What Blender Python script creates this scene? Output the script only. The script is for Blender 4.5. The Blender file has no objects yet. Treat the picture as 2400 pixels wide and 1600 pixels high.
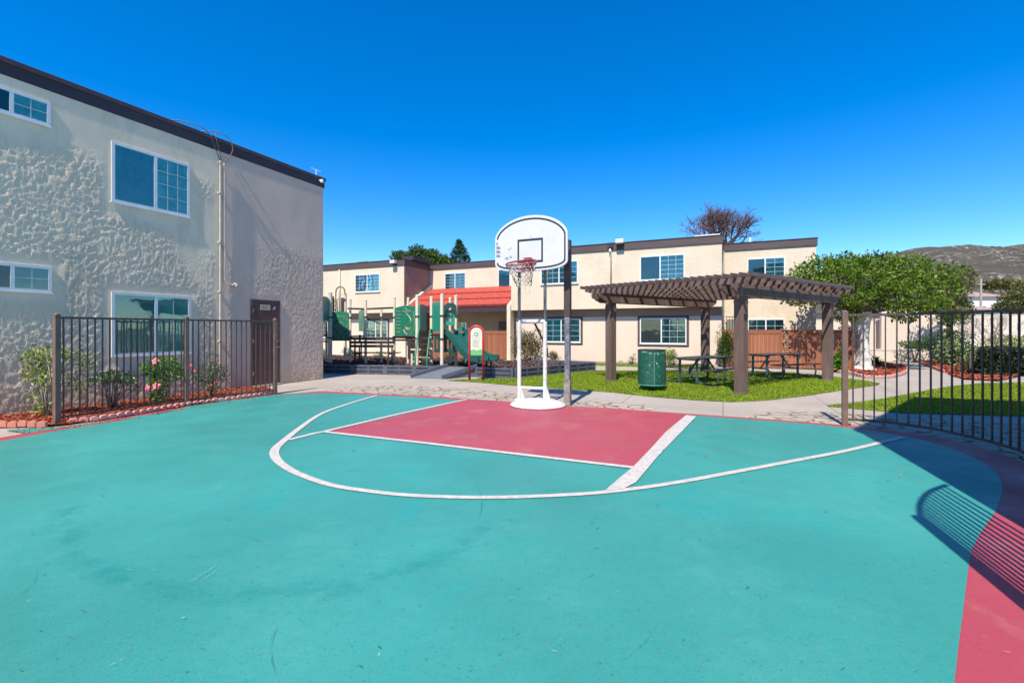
import bpy, math, random
import numpy as np
from mathutils import Vector, Matrix, noise as mnoise
R = math.radians
random.seed(7); rng = np.random.default_rng(7)
scene = bpy.context.scene
col = scene.collection
F, HZ, EYE = 1090.0, 772.0, 1.5
def G(x, y, z=0.0):
    d = F*(EYE-z)/(y-HZ); return ((x-1200)/F*d, d, z)
def W(x, y, d): return ((x-1200)/F*d, d, EYE+(HZ-y)*d/F)
CA, SA = .9105, .4135
ROT = -math.atan2(SA, CA)
def P(u, v, z=0.0): return (u*CA+v*SA, -u*SA+v*CA, z)

# ------------------------------------------------------------------ materials
def new_mat(name):
    m = bpy.data.materials.new(name); m.use_nodes = True
    nt = m.node_tree; return m, nt, nt.nodes['Principled BSDF']
def N(nt, t, **kw):
    n = nt.nodes.new(t)
    for k, v in kw.items():
        if k.startswith('i_'):
            key = k[2:]; key = int(key) if key.isdigit() else key.replace('_', ' ')
            n.inputs[key].default_value = v
        else: setattr(n, k, v)
    return n
def L(nt, a, b): nt.links.new(a, b)
def c4(c): return (c[0], c[1], c[2], 1)
def coord(nt, scale=(1,1,1), rot=(0,0,0)):
    tc = N(nt, 'ShaderNodeTexCoord'); mp = N(nt, 'ShaderNodeMapping')
    mp.inputs['Scale'].default_value = scale; mp.inputs['Rotation'].default_value = rot
    L(nt, tc.outputs['Object'], mp.inputs['Vector']); return mp.outputs['Vector']
def noise_fac(nt, vec, scale, detail=4, rough=.6, lo=.35, hi=.65, dist=0):
    n = N(nt, 'ShaderNodeTexNoise'); n.inputs['Scale'].default_value = scale
    n.inputs['Detail'].default_value = detail; n.inputs['Roughness'].default_value = rough
    n.inputs['Distortion'].default_value = dist
    L(nt, vec, n.inputs['Vector'])
    r = N(nt, 'ShaderNodeMapRange'); r.inputs['From Min'].default_value = lo; r.inputs['From Max'].default_value = hi
    L(nt, n.outputs['Fac'], r.inputs['Value']); return r.outputs['Result']
def mix(nt, fac, a, b, blend='MIX'):
    m = N(nt, 'ShaderNodeMix', data_type='RGBA', blend_type=blend)
    if isinstance(fac, (int, float)): m.inputs[0].default_value = fac
    else: L(nt, fac, m.inputs[0])
    for s, c in ((6, a), (7, b)):
        if isinstance(c, tuple): m.inputs[s].default_value = c4(c)
        else: L(nt, c, m.inputs[s])
    return m.outputs[2]
def mul(nt, a, b):
    m = N(nt, 'ShaderNodeMath', operation='MULTIPLY')
    for i, s in enumerate((a, b)):
        if isinstance(s, (int, float)): m.inputs[i].default_value = s
        else: L(nt, s, m.inputs[i])
    return m.outputs[0]
def add_bump(nt, bs, h, strength, dist=.01):
    b = N(nt, 'ShaderNodeBump'); b.inputs['Strength'].default_value = strength; b.inputs['Distance'].default_value = dist
    L(nt, h, b.inputs['Height']); L(nt, b.outputs['Normal'], bs.inputs['Normal'])
def simple(name, c, rough=.7, c2=None, sc=6, bump=0, bsc=60, metal=0, spec=.5, c3=None, sc3=1.0, stretch=(1,1,1), lo=.35, hi=.65):
    m, nt, bs = new_mat(name)
    v = coord(nt, stretch); colr = c
    if c2: colr = mix(nt, noise_fac(nt, v, sc, lo=lo, hi=hi), c, c2)
    if c3: colr = mix(nt, noise_fac(nt, v, sc3, lo=.45, hi=.7), colr, c3)
    if isinstance(colr, tuple): bs.inputs['Base Color'].default_value = c4(colr)
    else: L(nt, colr, bs.inputs['Base Color'])
    bs.inputs['Roughness'].default_value = rough; bs.inputs['Metallic'].default_value = metal
    bs.inputs['Specular IOR Level'].default_value = spec
    if bump: add_bump(nt, bs, noise_fac(nt, v, bsc, 6, .7, 0, 1), bump, .02)
    return m
def island_mat(name, cols, rough=.6, trans=.3, spec=.3, big=None):
    """leaf / chip material: colour picked per leaf"""
    m, nt, bs = new_mat(name)
    g = N(nt, 'ShaderNodeNewGeometry'); cr = N(nt, 'ShaderNodeValToRGB')
    els = cr.color_ramp.elements
    while len(els) < len(cols): els.new(.5)
    for i, c in enumerate(cols):
        els[i].position = i/(len(cols)-1); els[i].color = c4(c)
    L(nt, g.outputs['Random Per Island'], cr.inputs['Fac'])
    colr = cr.outputs['Color']
    if big:
        colr = mix(nt, noise_fac(nt, coord(nt), big[1], 3), colr, big[0])
    L(nt, colr, bs.inputs['Base Color']); bs.inputs['Roughness'].default_value = rough
    bs.inputs['Specular IOR Level'].default_value = spec
    if trans:
        t = N(nt, 'ShaderNodeBsdfTranslucent'); L(nt, colr, t.inputs['Color'])
        mx = N(nt, 'ShaderNodeMixShader'); mx.inputs[0].default_value = trans
        L(nt, bs.outputs[0], mx.inputs[1]); L(nt, t.outputs[0], mx.inputs[2])
        L(nt, mx.outputs[0], nt.nodes['Material Output'].inputs['Surface'])
    return m

def court_paint(name, base, dark, light, patch, warm, seed):
    m, nt, bs = new_mat(name)
    v = coord(nt); vs = coord(nt, (1, 2.6, 1), (0, 0, R(8+seed)))
    c = mix(nt, mul(nt, noise_fac(nt, v, .35, 3, .5, .35, .65), .75), base, dark)
    c = mix(nt, mul(nt, noise_fac(nt, v, 1.1, 7, .7, .50, .72), .40), c, light)
    c = mix(nt, mul(nt, noise_fac(nt, v, .8, 6, .68, .56, .70, .8), .55), c, patch)
    c = mix(nt, mul(nt, noise_fac(nt, vs, 7, 8, .8, .46, .66), .30), c, dark)
    c = mix(nt, mul(nt, noise_fac(nt, v, 38, 7, .8, .50, .66), .42), c, warm)
    c = mix(nt, mul(nt, noise_fac(nt, v, 80, 3, .8, .58, .68), .5), c, (dark[0]*.4, dark[1]*.4, dark[2]*.4))
    # scuffs: short dark dashes
    vo = N(nt, 'ShaderNodeTexVoronoi'); vo.inputs['Scale'].default_value = 3.4
    L(nt, coord(nt, (1, 3.6, 1), (0, 0, R(25))), vo.inputs['Vector'])
    r = N(nt, 'ShaderNodeMapRange'); r.inputs['From Min'].default_value = .085; r.inputs['From Max'].default_value = .03
    L(nt, vo.outputs['Distance'], r.inputs['Value'])
    c = mix(nt, mul(nt, mul(nt, r.outputs['Result'], noise_fac(nt, v, 7, 4, .7, .5, .62)), .75), c, (dark[0]*.35, dark[1]*.35, dark[2]*.38))
    vo2 = N(nt, 'ShaderNodeTexVoronoi'); vo2.inputs['Scale'].default_value = 3.7
    L(nt, coord(nt, (3.4, 1, 1), (0, 0, R(-50))), vo2.inputs['Vector'])
    r2 = N(nt, 'ShaderNodeMapRange'); r2.inputs['From Min'].default_value = .05; r2.inputs['From Max'].default_value = .02
    L(nt, vo2.outputs['Distance'], r2.inputs['Value'])
    c = mix(nt, mul(nt, mul(nt, r2.outputs['Result'], noise_fac(nt, v, 3, 3, .6, .52, .6)), .8), c, (.62, .66, .62))
    L(nt, c, bs.inputs['Base Color'])
    rr = N(nt, 'ShaderNodeMapRange'); rr.inputs['To Min'].default_value = .34; rr.inputs['To Max'].default_value = .60
    L(nt, noise_fac(nt, v, 1.2, 4), rr.inputs['Value']); L(nt, rr.outputs['Result'], bs.inputs['Roughness'])
    bs.inputs['Specular IOR Level'].default_value = .5
    add_bump(nt, bs, noise_fac(nt, v, 110, 6, .8, 0, 1), .6, .006)
    return m

M = {}
M['teal'] = court_paint('teal_court_paint', (.043,.315,.278), (.026,.215,.187), (.09,.37,.34), (.008,.32,.305), (.12,.23,.205), 3)
M['magenta'] = court_paint('red_court_paint', (.43,.060,.085), (.35,.048,.068), (.46,.125,.14), (.47,.22,.17), (.33,.1,.1), 9)
M['stripe'] = simple('red_stripe_paint', (.42,.055,.075), .6, (.52,.11,.13), 3, .2, 40)
M['line'] = simple('white_line_paint', (.58,.545,.50), .6, (.45,.42,.385), 9, .2, 50, c3=(.46,.36,.34), sc3=22, lo=.4, hi=.75)
M['scratch'] = simple('dark_scuff', (.014,.12,.11), .6, (.035,.24,.22), 14, lo=.42, hi=.58)
M['scratch_light'] = simple('pale_scuff', (.42,.52,.48), .6)
def concrete():
    m, nt, bs = new_mat('concrete_path'); v = coord(nt)
    c = mix(nt, noise_fac(nt, v, .6, 4), (.41,.35,.295), (.335,.285,.24))
    c = mix(nt, mul(nt, noise_fac(nt, v, 9, 6, .7, .45, .75), .5), c, (.26,.215,.18))
    c = mix(nt, mul(nt, noise_fac(nt, v, 70, 3, .7, .5, .8), .35), c, (.5,.45,.39))
    br = N(nt, 'ShaderNodeTexBrick'); br.offset = 0
    br.inputs['Scale'].default_value = 1; br.inputs['Mortar Size'].default_value = .012
    br.inputs['Brick Width'].default_value = 1.9; br.inputs['Row Height'].default_value = 1.9
    L(nt, coord(nt, (1,1,1), (0,0,R(24.4))), br.inputs['Vector'])
    c = mix(nt, mul(nt, br.outputs['Fac'], .6), c, (.14,.12,.1))
    L(nt, c, bs.inputs['Base Color']); bs.inputs['Roughness'].default_value = .85
    add_bump(nt, bs, noise_fac(nt, v, 90, 5, .7, 0, 1), .3, .005); return m
M['concrete'] = concrete()
def cobble():
    m, nt, bs = new_mat('flagstone'); v = coord(nt)
    nz = N(nt, 'ShaderNodeTexNoise'); nz.inputs['Scale'].default_value = 3; L(nt, v, nz.inputs['Vector'])
    va = N(nt, 'ShaderNodeVectorMath', operation='MULTIPLY_ADD'); va.inputs[1].default_value = (.25,.25,.25)
    L(nt, nz.outputs['Color'], va.inputs[0]); L(nt, v, va.inputs[2])
    vo = N(nt, 'ShaderNodeTexVoronoi', feature='DISTANCE_TO_EDGE'); vo.inputs['Scale'].default_value = 3.6
    L(nt, va.outputs[0], vo.inputs['Vector'])
    r = N(nt, 'ShaderNodeMapRange'); r.inputs['From Min'].default_value = .035; r.inputs['From Max'].default_value = .085
    L(nt, vo.outputs['Distance'], r.inputs['Value'])
    cell = N(nt, 'ShaderNodeTexVoronoi'); cell.inputs['Scale'].default_value = 3.6; L(nt, va.outputs[0], cell.inputs['Vector'])
    sep = N(nt, 'ShaderNodeSeparateColor'); L(nt, cell.outputs['Color'], sep.inputs[0])
    c = mix(nt, sep.outputs[0], (.47,.39,.30), (.36,.30,.235))
    c = mix(nt, mul(nt, noise_fac(nt, v, 14, 5, .7), .4), c, (.29,.24,.19))
    jf = mul(nt, noise_fac(nt, v, 4.5, 3, .6, .40, .56), .92)
    j = mix(nt, jf, (.33,.27,.21), (.06,.05,.042))
    c = mix(nt, r.outputs['Result'], j, c)
    L(nt, c, bs.inputs['Base Color']); bs.inputs['Roughness'].default_value = .85
    add_bump(nt, bs, r.outputs['Result'], .8, .02); return m
M['cobble'] = cobble()
M['earth'] = simple('dry_earth', (.22,.18,.12), .95, (.12,.13,.06), .05, c3=(.3,.25,.18), sc3=.4)
M['turf'] = simple('turf_soil', (.13,.19,.022), .95, (.06,.11,.016), 4, c3=(.17,.19,.05), sc3=1.3)
M['blade'] = island_mat('grass_blades', [(.13,.25,.008), (.22,.37,.012), (.32,.46,.02), (.38,.44,.05)], .5, .35, .2, big=((.25,.30,.035), .9))
M['mulch'] = simple('mulch_bed', (.26,.055,.028), .95, (.11,.025,.018), 18, 1, 30)
M['mulch_chip'] = island_mat('mulch_chips', [(.16,.035,.022), (.36,.085,.042), (.48,.14,.075), (.28,.055,.035)], .85, 0, .2)
M['dark_chip'] = island_mat('dark_chips', [(.04,.022,.02), (.12,.07,.06), (.18,.11,.095), (.07,.04,.035)], .9, 0, .2)
M['chipbed'] = simple('wood_chip_bed', (.085,.05,.045), .95, (.045,.026,.024), 16, 1, 30)
def stucco(name, c, c2, c3, b=.6, fine=55):
    m, nt, bs = new_mat(name); v = coord(nt)
    k = mix(nt, noise_fac(nt, v, .8, 5, .6), c, c2)
    k = mix(nt, mul(nt, noise_fac(nt, coord(nt, (1,1,.35)), 1.7, 6, .7, .52, .74), .55), k, c3)
    k = mix(nt, mul(nt, noise_fac(nt, v, 18, 5, .7, .5, .8), .18), k, (c3[0]*.7, c3[1]*.7, c3[2]*.7))
    L(nt, k, bs.inputs['Base Color']); bs.inputs['Roughness'].default_value = .92; bs.inputs['Specular IOR Level'].default_value = .2
    h = mix(nt, .5, noise_fac(nt, v, fine, 6, .75, 0, 1), noise_fac(nt, v, 9, 4, .6, .35, .65))
    add_bump(nt, bs, h, b, .012); return m
M['stucco'] = stucco('cream_stucco', (.71,.60,.455), (.65,.54,.40), (.52,.43,.30), .7)
M['stucco_low'] = stucco('pink_cream_stucco', (.71,.595,.47), (.67,.555,.43), (.60,.49,.38), .25)
M['mauve_shade'] = stucco('shaded_mauve_stucco', (.33,.235,.185), (.27,.19,.15), (.22,.15,.11), .6)  # stucco with the side wall's shade put into its colour
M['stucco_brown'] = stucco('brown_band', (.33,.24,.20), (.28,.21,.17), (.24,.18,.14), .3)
def left_wall():
    m, nt, bs = new_mat('weathered_stucco'); v = coord(nt)
    tc = N(nt, 'ShaderNodeTexCoord'); sp = N(nt, 'ShaderNodeSeparateXYZ'); L(nt, tc.outputs['Object'], sp.inputs[0])
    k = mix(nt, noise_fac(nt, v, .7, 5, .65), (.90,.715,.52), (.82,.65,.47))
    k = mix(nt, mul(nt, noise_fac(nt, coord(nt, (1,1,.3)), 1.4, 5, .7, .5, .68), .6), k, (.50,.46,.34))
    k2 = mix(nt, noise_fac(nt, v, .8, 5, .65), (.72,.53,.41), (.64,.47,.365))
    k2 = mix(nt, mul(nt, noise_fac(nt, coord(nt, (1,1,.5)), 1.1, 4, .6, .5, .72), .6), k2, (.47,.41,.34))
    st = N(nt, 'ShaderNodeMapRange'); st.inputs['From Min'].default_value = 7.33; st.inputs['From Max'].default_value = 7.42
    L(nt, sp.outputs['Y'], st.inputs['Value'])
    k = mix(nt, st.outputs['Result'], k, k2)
    # damp stain near the ground
    lo = N(nt, 'ShaderNodeMapRange'); lo.inputs['From Min'].default_value = .5; lo.inputs['From Max'].default_value = .0
    L(nt, sp.outputs['Z'], lo.inputs['Value'])
    k = mix(nt, mul(nt, mul(nt, lo.outputs['Result'], noise_fac(nt, v, 3, 4)), .6), k, (.36,.28,.12))
    L(nt, k, bs.inputs['Base Color']); bs.inputs['Roughness'].default_value = .92; bs.inputs['Specular IOR Level'].default_value = .2
    def ridged(vec, sc, dist):
        n = N(nt, 'ShaderNodeTexNoise'); n.inputs['Scale'].default_value = sc; n.inputs['Detail'].default_value = 3
        n.inputs['Roughness'].default_value = .6; n.inputs['Distortion'].default_value = dist; L(nt, vec, n.inputs['Vector'])
        a = N(nt, 'ShaderNodeMath', operation='SUBTRACT'); a.inputs[1].default_value = .5; L(nt, n.outputs['Fac'], a.inputs[0])
        b = N(nt, 'ShaderNodeMath', operation='ABSOLUTE'); L(nt, a.outputs[0], b.inputs[0])
        c_ = N(nt, 'ShaderNodeMapRange'); c_.inputs['From Min'].default_value = .13; c_.inputs['From Max'].default_value = 0; L(nt, b.outputs[0], c_.inputs['Value'])
        return c_.outputs['Result']
    at = N(nt, 'ShaderNodeAttribute', attribute_name='relief')
    h1 = ridged(coord(nt, (1,1,.55)), 13, .9); h2 = ridged(coord(nt, (1,1,.5)), 30, 1.2)
    hs = N(nt, 'ShaderNodeMath', operation='MULTIPLY_ADD'); hs.inputs[1].default_value = .6; L(nt, h2, hs.inputs[0]); L(nt, h1, hs.inputs[2])
    hm = mul(nt, hs.outputs[0], at.outputs['Fac'])
    fn = N(nt, 'ShaderNodeMath', operation='MULTIPLY_ADD'); fn.inputs[1].default_value = .13; L(nt, noise_fac(nt, v, 60, 6, .75, 0, 1), fn.inputs[0]); L(nt, hm, fn.inputs[2])
    add_bump(nt, bs, fn.outputs[0], .5, .022)
    return m
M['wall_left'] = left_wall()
M['fascia'] = simple('brown_fascia', (.098,.068,.06), .6, (.075,.052,.046), 3, .15, 30, stretch=(.2,.2,1))
M['fascia_dark'] = simple('dark_fascia', (.040,.022,.030), .55, (.055,.032,.04), 2, .15, 30, stretch=(.2,.2,1))
M['fascia_top'] = simple('fascia_upper', (.085,.05,.05), .6, (.06,.035,.038), 2, .1, 30)
M['white'] = simple('white_vinyl', (.78,.78,.76), .45, (.70,.70,.68), 4)
M['muntin'] = simple('muntin_bar', (.50,.60,.58), .5)
M['whitemetal'] = simple('white_painted_steel', (.66,.66,.65), .35, (.60,.60,.59), 3, c3=(.50,.48,.45), sc3=14)
M['board'] = simple('white_board', (.62,.62,.63), .4, (.57,.57,.58), 5)
M['black'] = simple('black_paint', (.018,.02,.028), .5)
M['smudge'] = simple('grey_smudge', (.30,.30,.29), .7)
M['bluemark'] = simple('blue_marks', (.05,.05,.16), .6)
M['grey_steel'] = simple('galvanised_pole', (.20,.215,.21), .4, (.13,.14,.135), 8, metal=.5)
M['pole_brown'] = simple('pole_brown_paint', (.085,.055,.045), .6, (.045,.028,.022), 2.5, .1, 30)
M['pole_blue'] = simple('pole_grey_blue', (.14,.15,.19), .5, (.08,.085,.10), 6, c3=(.28,.28,.3), sc3=9)
M['pole_raw'] = simple('weathered_sleeve', (.24,.21,.18), .75, (.13,.11,.095), 7, .3, 40, c3=(.36,.34,.33), sc3=6)
M['rim'] = simple('rim_red', (.33,.06,.06), .5, (.18,.03,.04), 12)
M['net'] = simple('net_cord', (.66,.64,.56), .9, (.35,.34,.3), 6)
M['netdark'] = simple('net_cord_dark', (.05,.055,.06), .9)
M['netred'] = simple('net_cord_red', (.5,.1,.12), .9)
M['fence_brown'] = simple('brown_fence_paint', (.095,.058,.048), .5, (.07,.044,.037), 6, c3=(.14,.09,.08), sc3=20)
M['post_brown'] = simple('brown_post_paint', (.20,.125,.10), .5, (.15,.09,.075), 7)
M['door'] = simple('brown_door', (.11,.048,.040), .5, (.085,.038,.032), 3)
M['pergola'] = simple('pergola_wood', (.145,.09,.07), .7, (.10,.06,.046), 3, .25, 45, stretch=(1,1,.2), c3=(.19,.135,.12), sc3=4)
M['pergola_slat'] = simple('pergola_slat_wood', (.105,.07,.06), .7, (.14,.10,.09), 5, .2, 45)
M['tile'] = simple('red_roof_tile', (.42,.058,.036), .75, (.33,.042,.028), 5, .3, 25, c3=(.50,.09,.055), sc3=9)
M['tilejoint'] = simple('dark_red_batten', (.20,.025,.018), .7)
def wood_fence():
    m, nt, bs = new_mat('cedar_fence')
    g = N(nt, 'ShaderNodeNewGeometry'); c = mix(nt, g.outputs['Random Per Island'], (.36,.125,.055), (.25,.085,.042))
    c = mix(nt, mul(nt, noise_fac(nt, coord(nt, (9,9,.6)), 3, 5, .7, .4, .7), .6), c, (.20,.07,.035))
    L(nt, c, bs.inputs['Base Color']); bs.inputs['Roughness'].default_value = .75; return m
M['cedar'] = wood_fence()
M['green'] = simple('green_plastic', (.012,.20,.115), .45, (.01,.17,.10), 3)
M['green_light'] = simple('teal_plastic', (.015,.27,.18), .4, (.012,.23,.15), 3)
M['green_dark'] = simple('dark_green_plastic', (.012,.055,.042), .4, (.01,.045,.035), 3)
M['slide'] = simple('slide_green', (.018,.105,.085), .3, (.015,.085,.07), 3)
M['engrave'] = simple('engraved_beige', (.36,.34,.20), .6)
M['beige'] = simple('beige_post', (.74,.64,.48), .5, (.66,.56,.42), 4)
M['olive'] = simple('olive_pipe', (.24,.19,.07), .45)
M['deck'] = simple('brown_black_coating', (.030,.021,.020), .5, (.045,.03,.028), 5)
M['slate'] = simple('slate_plastic', (.075,.088,.12), .6, (.06,.07,.10), 4, c3=(.11,.125,.15), sc3=7)
M['slate_dark'] = simple('slate_recess', (.030,.034,.046), .8)
M['ramp'] = simple('ramp_grey', (.135,.15,.17), .7, (.115,.125,.145), 5, .2, 60)
M['red_tube'] = simple('red_tube', (.58,.035,.05), .35, (.52,.03,.04), 3)
M['cream_panel'] = simple('cream_panel', (.66,.64,.50), .5, (.60,.62,.50), 3)
M['sign_green'] = simple('sign_green', (.15,.42,.16), .5)
M['sign_teal'] = simple('sign_teal', (.05,.30,.25), .5)
M['sign_grey'] = simple('sign_print', (.34,.36,.30), .6)
M['can'] = simple('can_green', (.009,.085,.052), .4, (.007,.068,.042), 3, c3=(.02,.12,.08), sc3=12)
M['can_dark'] = simple('can_liner', (.03,.04,.035), .5)
M['can_wear'] = simple('can_worn_paint', (.30,.42,.36), .6)
M['table_green'] = simple('table_green', (.030,.060,.048), .5, (.05,.085,.07), 12)
M['table_brown'] = simple('table_brown', (.075,.05,.05), .5, (.055,.036,.036), 10)
M['table_leg'] = simple('table_leg', (.10,.155,.165), .35, (.07,.11,.12), 5, metal=.4)
M['cream_pipe'] = simple('cream_pipe', (.62,.55,.44), .5, (.5,.44,.36), 8)
M['cable'] = simple('cable', (.16,.12,.11), .6)
M['lampwhite'] = simple('lamp_housing', (.80,.78,.72), .4)
M['acgrey'] = simple('air_unit_grey', (.24,.24,.22), .6, (.16,.16,.15), 9)
M['trunk_white'] = simple('whitewashed_bark', (.74,.73,.70), .9, (.60,.59,.56), 9, 1, 14, c3=(.30,.27,.23), sc3=5)
M['bark'] = simple('bark', (.17,.135,.11), .95, (.11,.085,.07), 9, 1, 20)
M['bark_grey'] = simple('bark_grey', (.15,.12,.115), .95, (.20,.15,.14), 6, .6, 20)
M['twig'] = simple('reddish_twig', (.15,.085,.075), .9, (.10,.06,.06), 3)
M['stem'] = simple('pale_stem', (.42,.37,.29), .85, (.30,.26,.2), 12)
M['scallop'] = simple('terracotta_edging', (.52,.20,.14), .85, (.42,.15,.105), 7, .3, 40)
M['scallop_pink'] = simple('pink_edging', (.60,.33,.30), .85, (.48,.22,.19), 8, .3, 40)
M['scallop_dark'] = simple('maroon_edging', (.33,.085,.065), .85, (.42,.16,.13), 8, .3, 40)
M['garden_wall'] = stucco('garden_wall_stucco', (.68,.58,.48), (.64,.54,.45), (.58,.49,.41), .25)
M['far_house'] = stucco('far_house_render', (.72,.68,.62), (.68,.63,.57), (.6,.56,.5), .1)
M['far_roof'] = simple('far_roof', (.40,.27,.23), .85, (.33,.22,.19), 1)
M['rock'] = simple('garden_rock', (.26,.18,.14), .9, (.18,.12,.1), 5, .8, 15)
M['leaf_tree'] = island_mat('tree_leaves', [(.022,.065,.010), (.06,.14,.014), (.13,.23,.02), (.24,.33,.035)], .45, .35, .35, big=((.16,.24,.02), 1.1))
M['leaf_olive'] = island_mat('olive_leaves', [(.05,.08,.02), (.12,.15,.035), (.20,.20,.06), (.22,.13,.06)], .5, .3)
M['leaf_back'] = island_mat('back_leaves', [(.03,.075,.012), (.07,.13,.02), (.14,.19,.035)], .5, .3)
M['leaf_conifer'] = island_mat('conifer_needles', [(.018,.06,.02), (.04,.10,.03), (.09,.15,.04)], .6, .15)
M['leaf_yellow'] = island_mat('yellow_green_leaves', [(.09,.17,.02), (.22,.30,.05), (.42,.40,.15), (.16,.26,.03)], .45, .3)
M['leaf_shrub'] = island_mat('shrub_leaves', [(.015,.055,.012), (.04,.11,.018), (.08,.18,.03)], .35, .2, .5)
M['leaf_bright'] = island_mat('hibiscus_leaves', [(.04,.13,.01), (.09,.25,.015), (.17,.36,.03)], .35, .3, .5)
M['leaf_bronze'] = island_mat('bronze_leaves', [(.06,.07,.025), (.13,.13,.05), (.22,.13,.085), (.10,.15,.03)], .6, .2)
M['leaf_hedge'] = island_mat('hedge_leaves', [(.008,.015,.008), (.02,.035,.012), (.045,.06,.022)], .5, .1)
M['leaf_agave'] = island_mat('agave_blades', [(.09,.15,.05), (.19,.27,.10), (.32,.38,.17)], .45, .15)
M['leaf_palm'] = island_mat('cycad_blades', [(.015,.05,.012), (.04,.10,.02), (.07,.14,.03)], .4, .15)
M['petal'] = simple('pink_petal', (.80,.10,.22), .5, (.86,.28,.36), 14)
M['petal_red'] = simple('red_petal', (.62,.06,.08), .5)
M['stamen'] = simple('stamen', (.75,.5,.2), .5)
M['handle'] = simple('brushed_metal', (.55,.54,.52), .3, metal=.9)
M['ivory_sign'] = simple('ivory_sign', (.62,.52,.34), .5)
M['sign_dark'] = simple('sign_letters', (.12,.07,.03), .6)
def glass(name, tint, refl=.16):
    m, nt, bs = new_mat(name)
    t = N(nt, 'ShaderNodeBsdfTransparent'); t.inputs[0].default_value = c4(tint)
    g = N(nt, 'ShaderNodeBsdfGlossy'); g.inputs['Roughness'].default_value = .03; g.inputs['Color'].default_value = (.9,.95,1,1)
    fr = N(nt, 'ShaderNodeFresnel'); fr.inputs['IOR'].default_value = 1.5
    ad = N(nt, 'ShaderNodeMath', operation='ADD', use_clamp=True); ad.inputs[1].default_value = refl; L(nt, fr.outputs[0], ad.inputs[0])
    bn = N(nt, 'ShaderNodeBump'); bn.inputs['Strength'].default_value = .06; bn.inputs['Distance'].default_value = .05
    L(nt, noise_fac(nt, coord(nt), 2.2, 2, .5, 0, 1), bn.inputs['Height']); L(nt, bn.outputs[0], g.inputs['Normal'])
    mx = N(nt, 'ShaderNodeMixShader'); L(nt, ad.outputs[0], mx.inputs[0]); L(nt, t.outputs[0], mx.inputs[1]); L(nt, g.outputs[0], mx.inputs[2])
    L(nt, mx.outputs[0], nt.nodes['Material Output'].inputs['Surface']); return m
M['glass'] = glass('tinted_glass', (.70,.97,.95), .04)
M['glass_clear'] = glass('clear_glass', (.72,.90,.87), .02)
M['glass_dark'] = glass('screened_glass', (.46,.60,.60), .03)
M['blind'] = simple('teal_blind', (.50,.70,.64), .7, (.26,.44,.41), 3)
M['blind_white'] = simple('white_blind', (.70,.72,.74), .7)
M['blind_dark'] = simple('dark_room', (.05,.10,.10), .9, (.12,.2,.19), 2)
M['blind_grey'] = simple('grey_blind', (.32,.31,.31), .8)
M['curtain'] = simple('teal_curtain', (.24,.38,.38), .9, (.16,.28,.29), 5)
M['hose'] = simple('brown_hose', (.12,.08,.06), .6)

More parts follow.
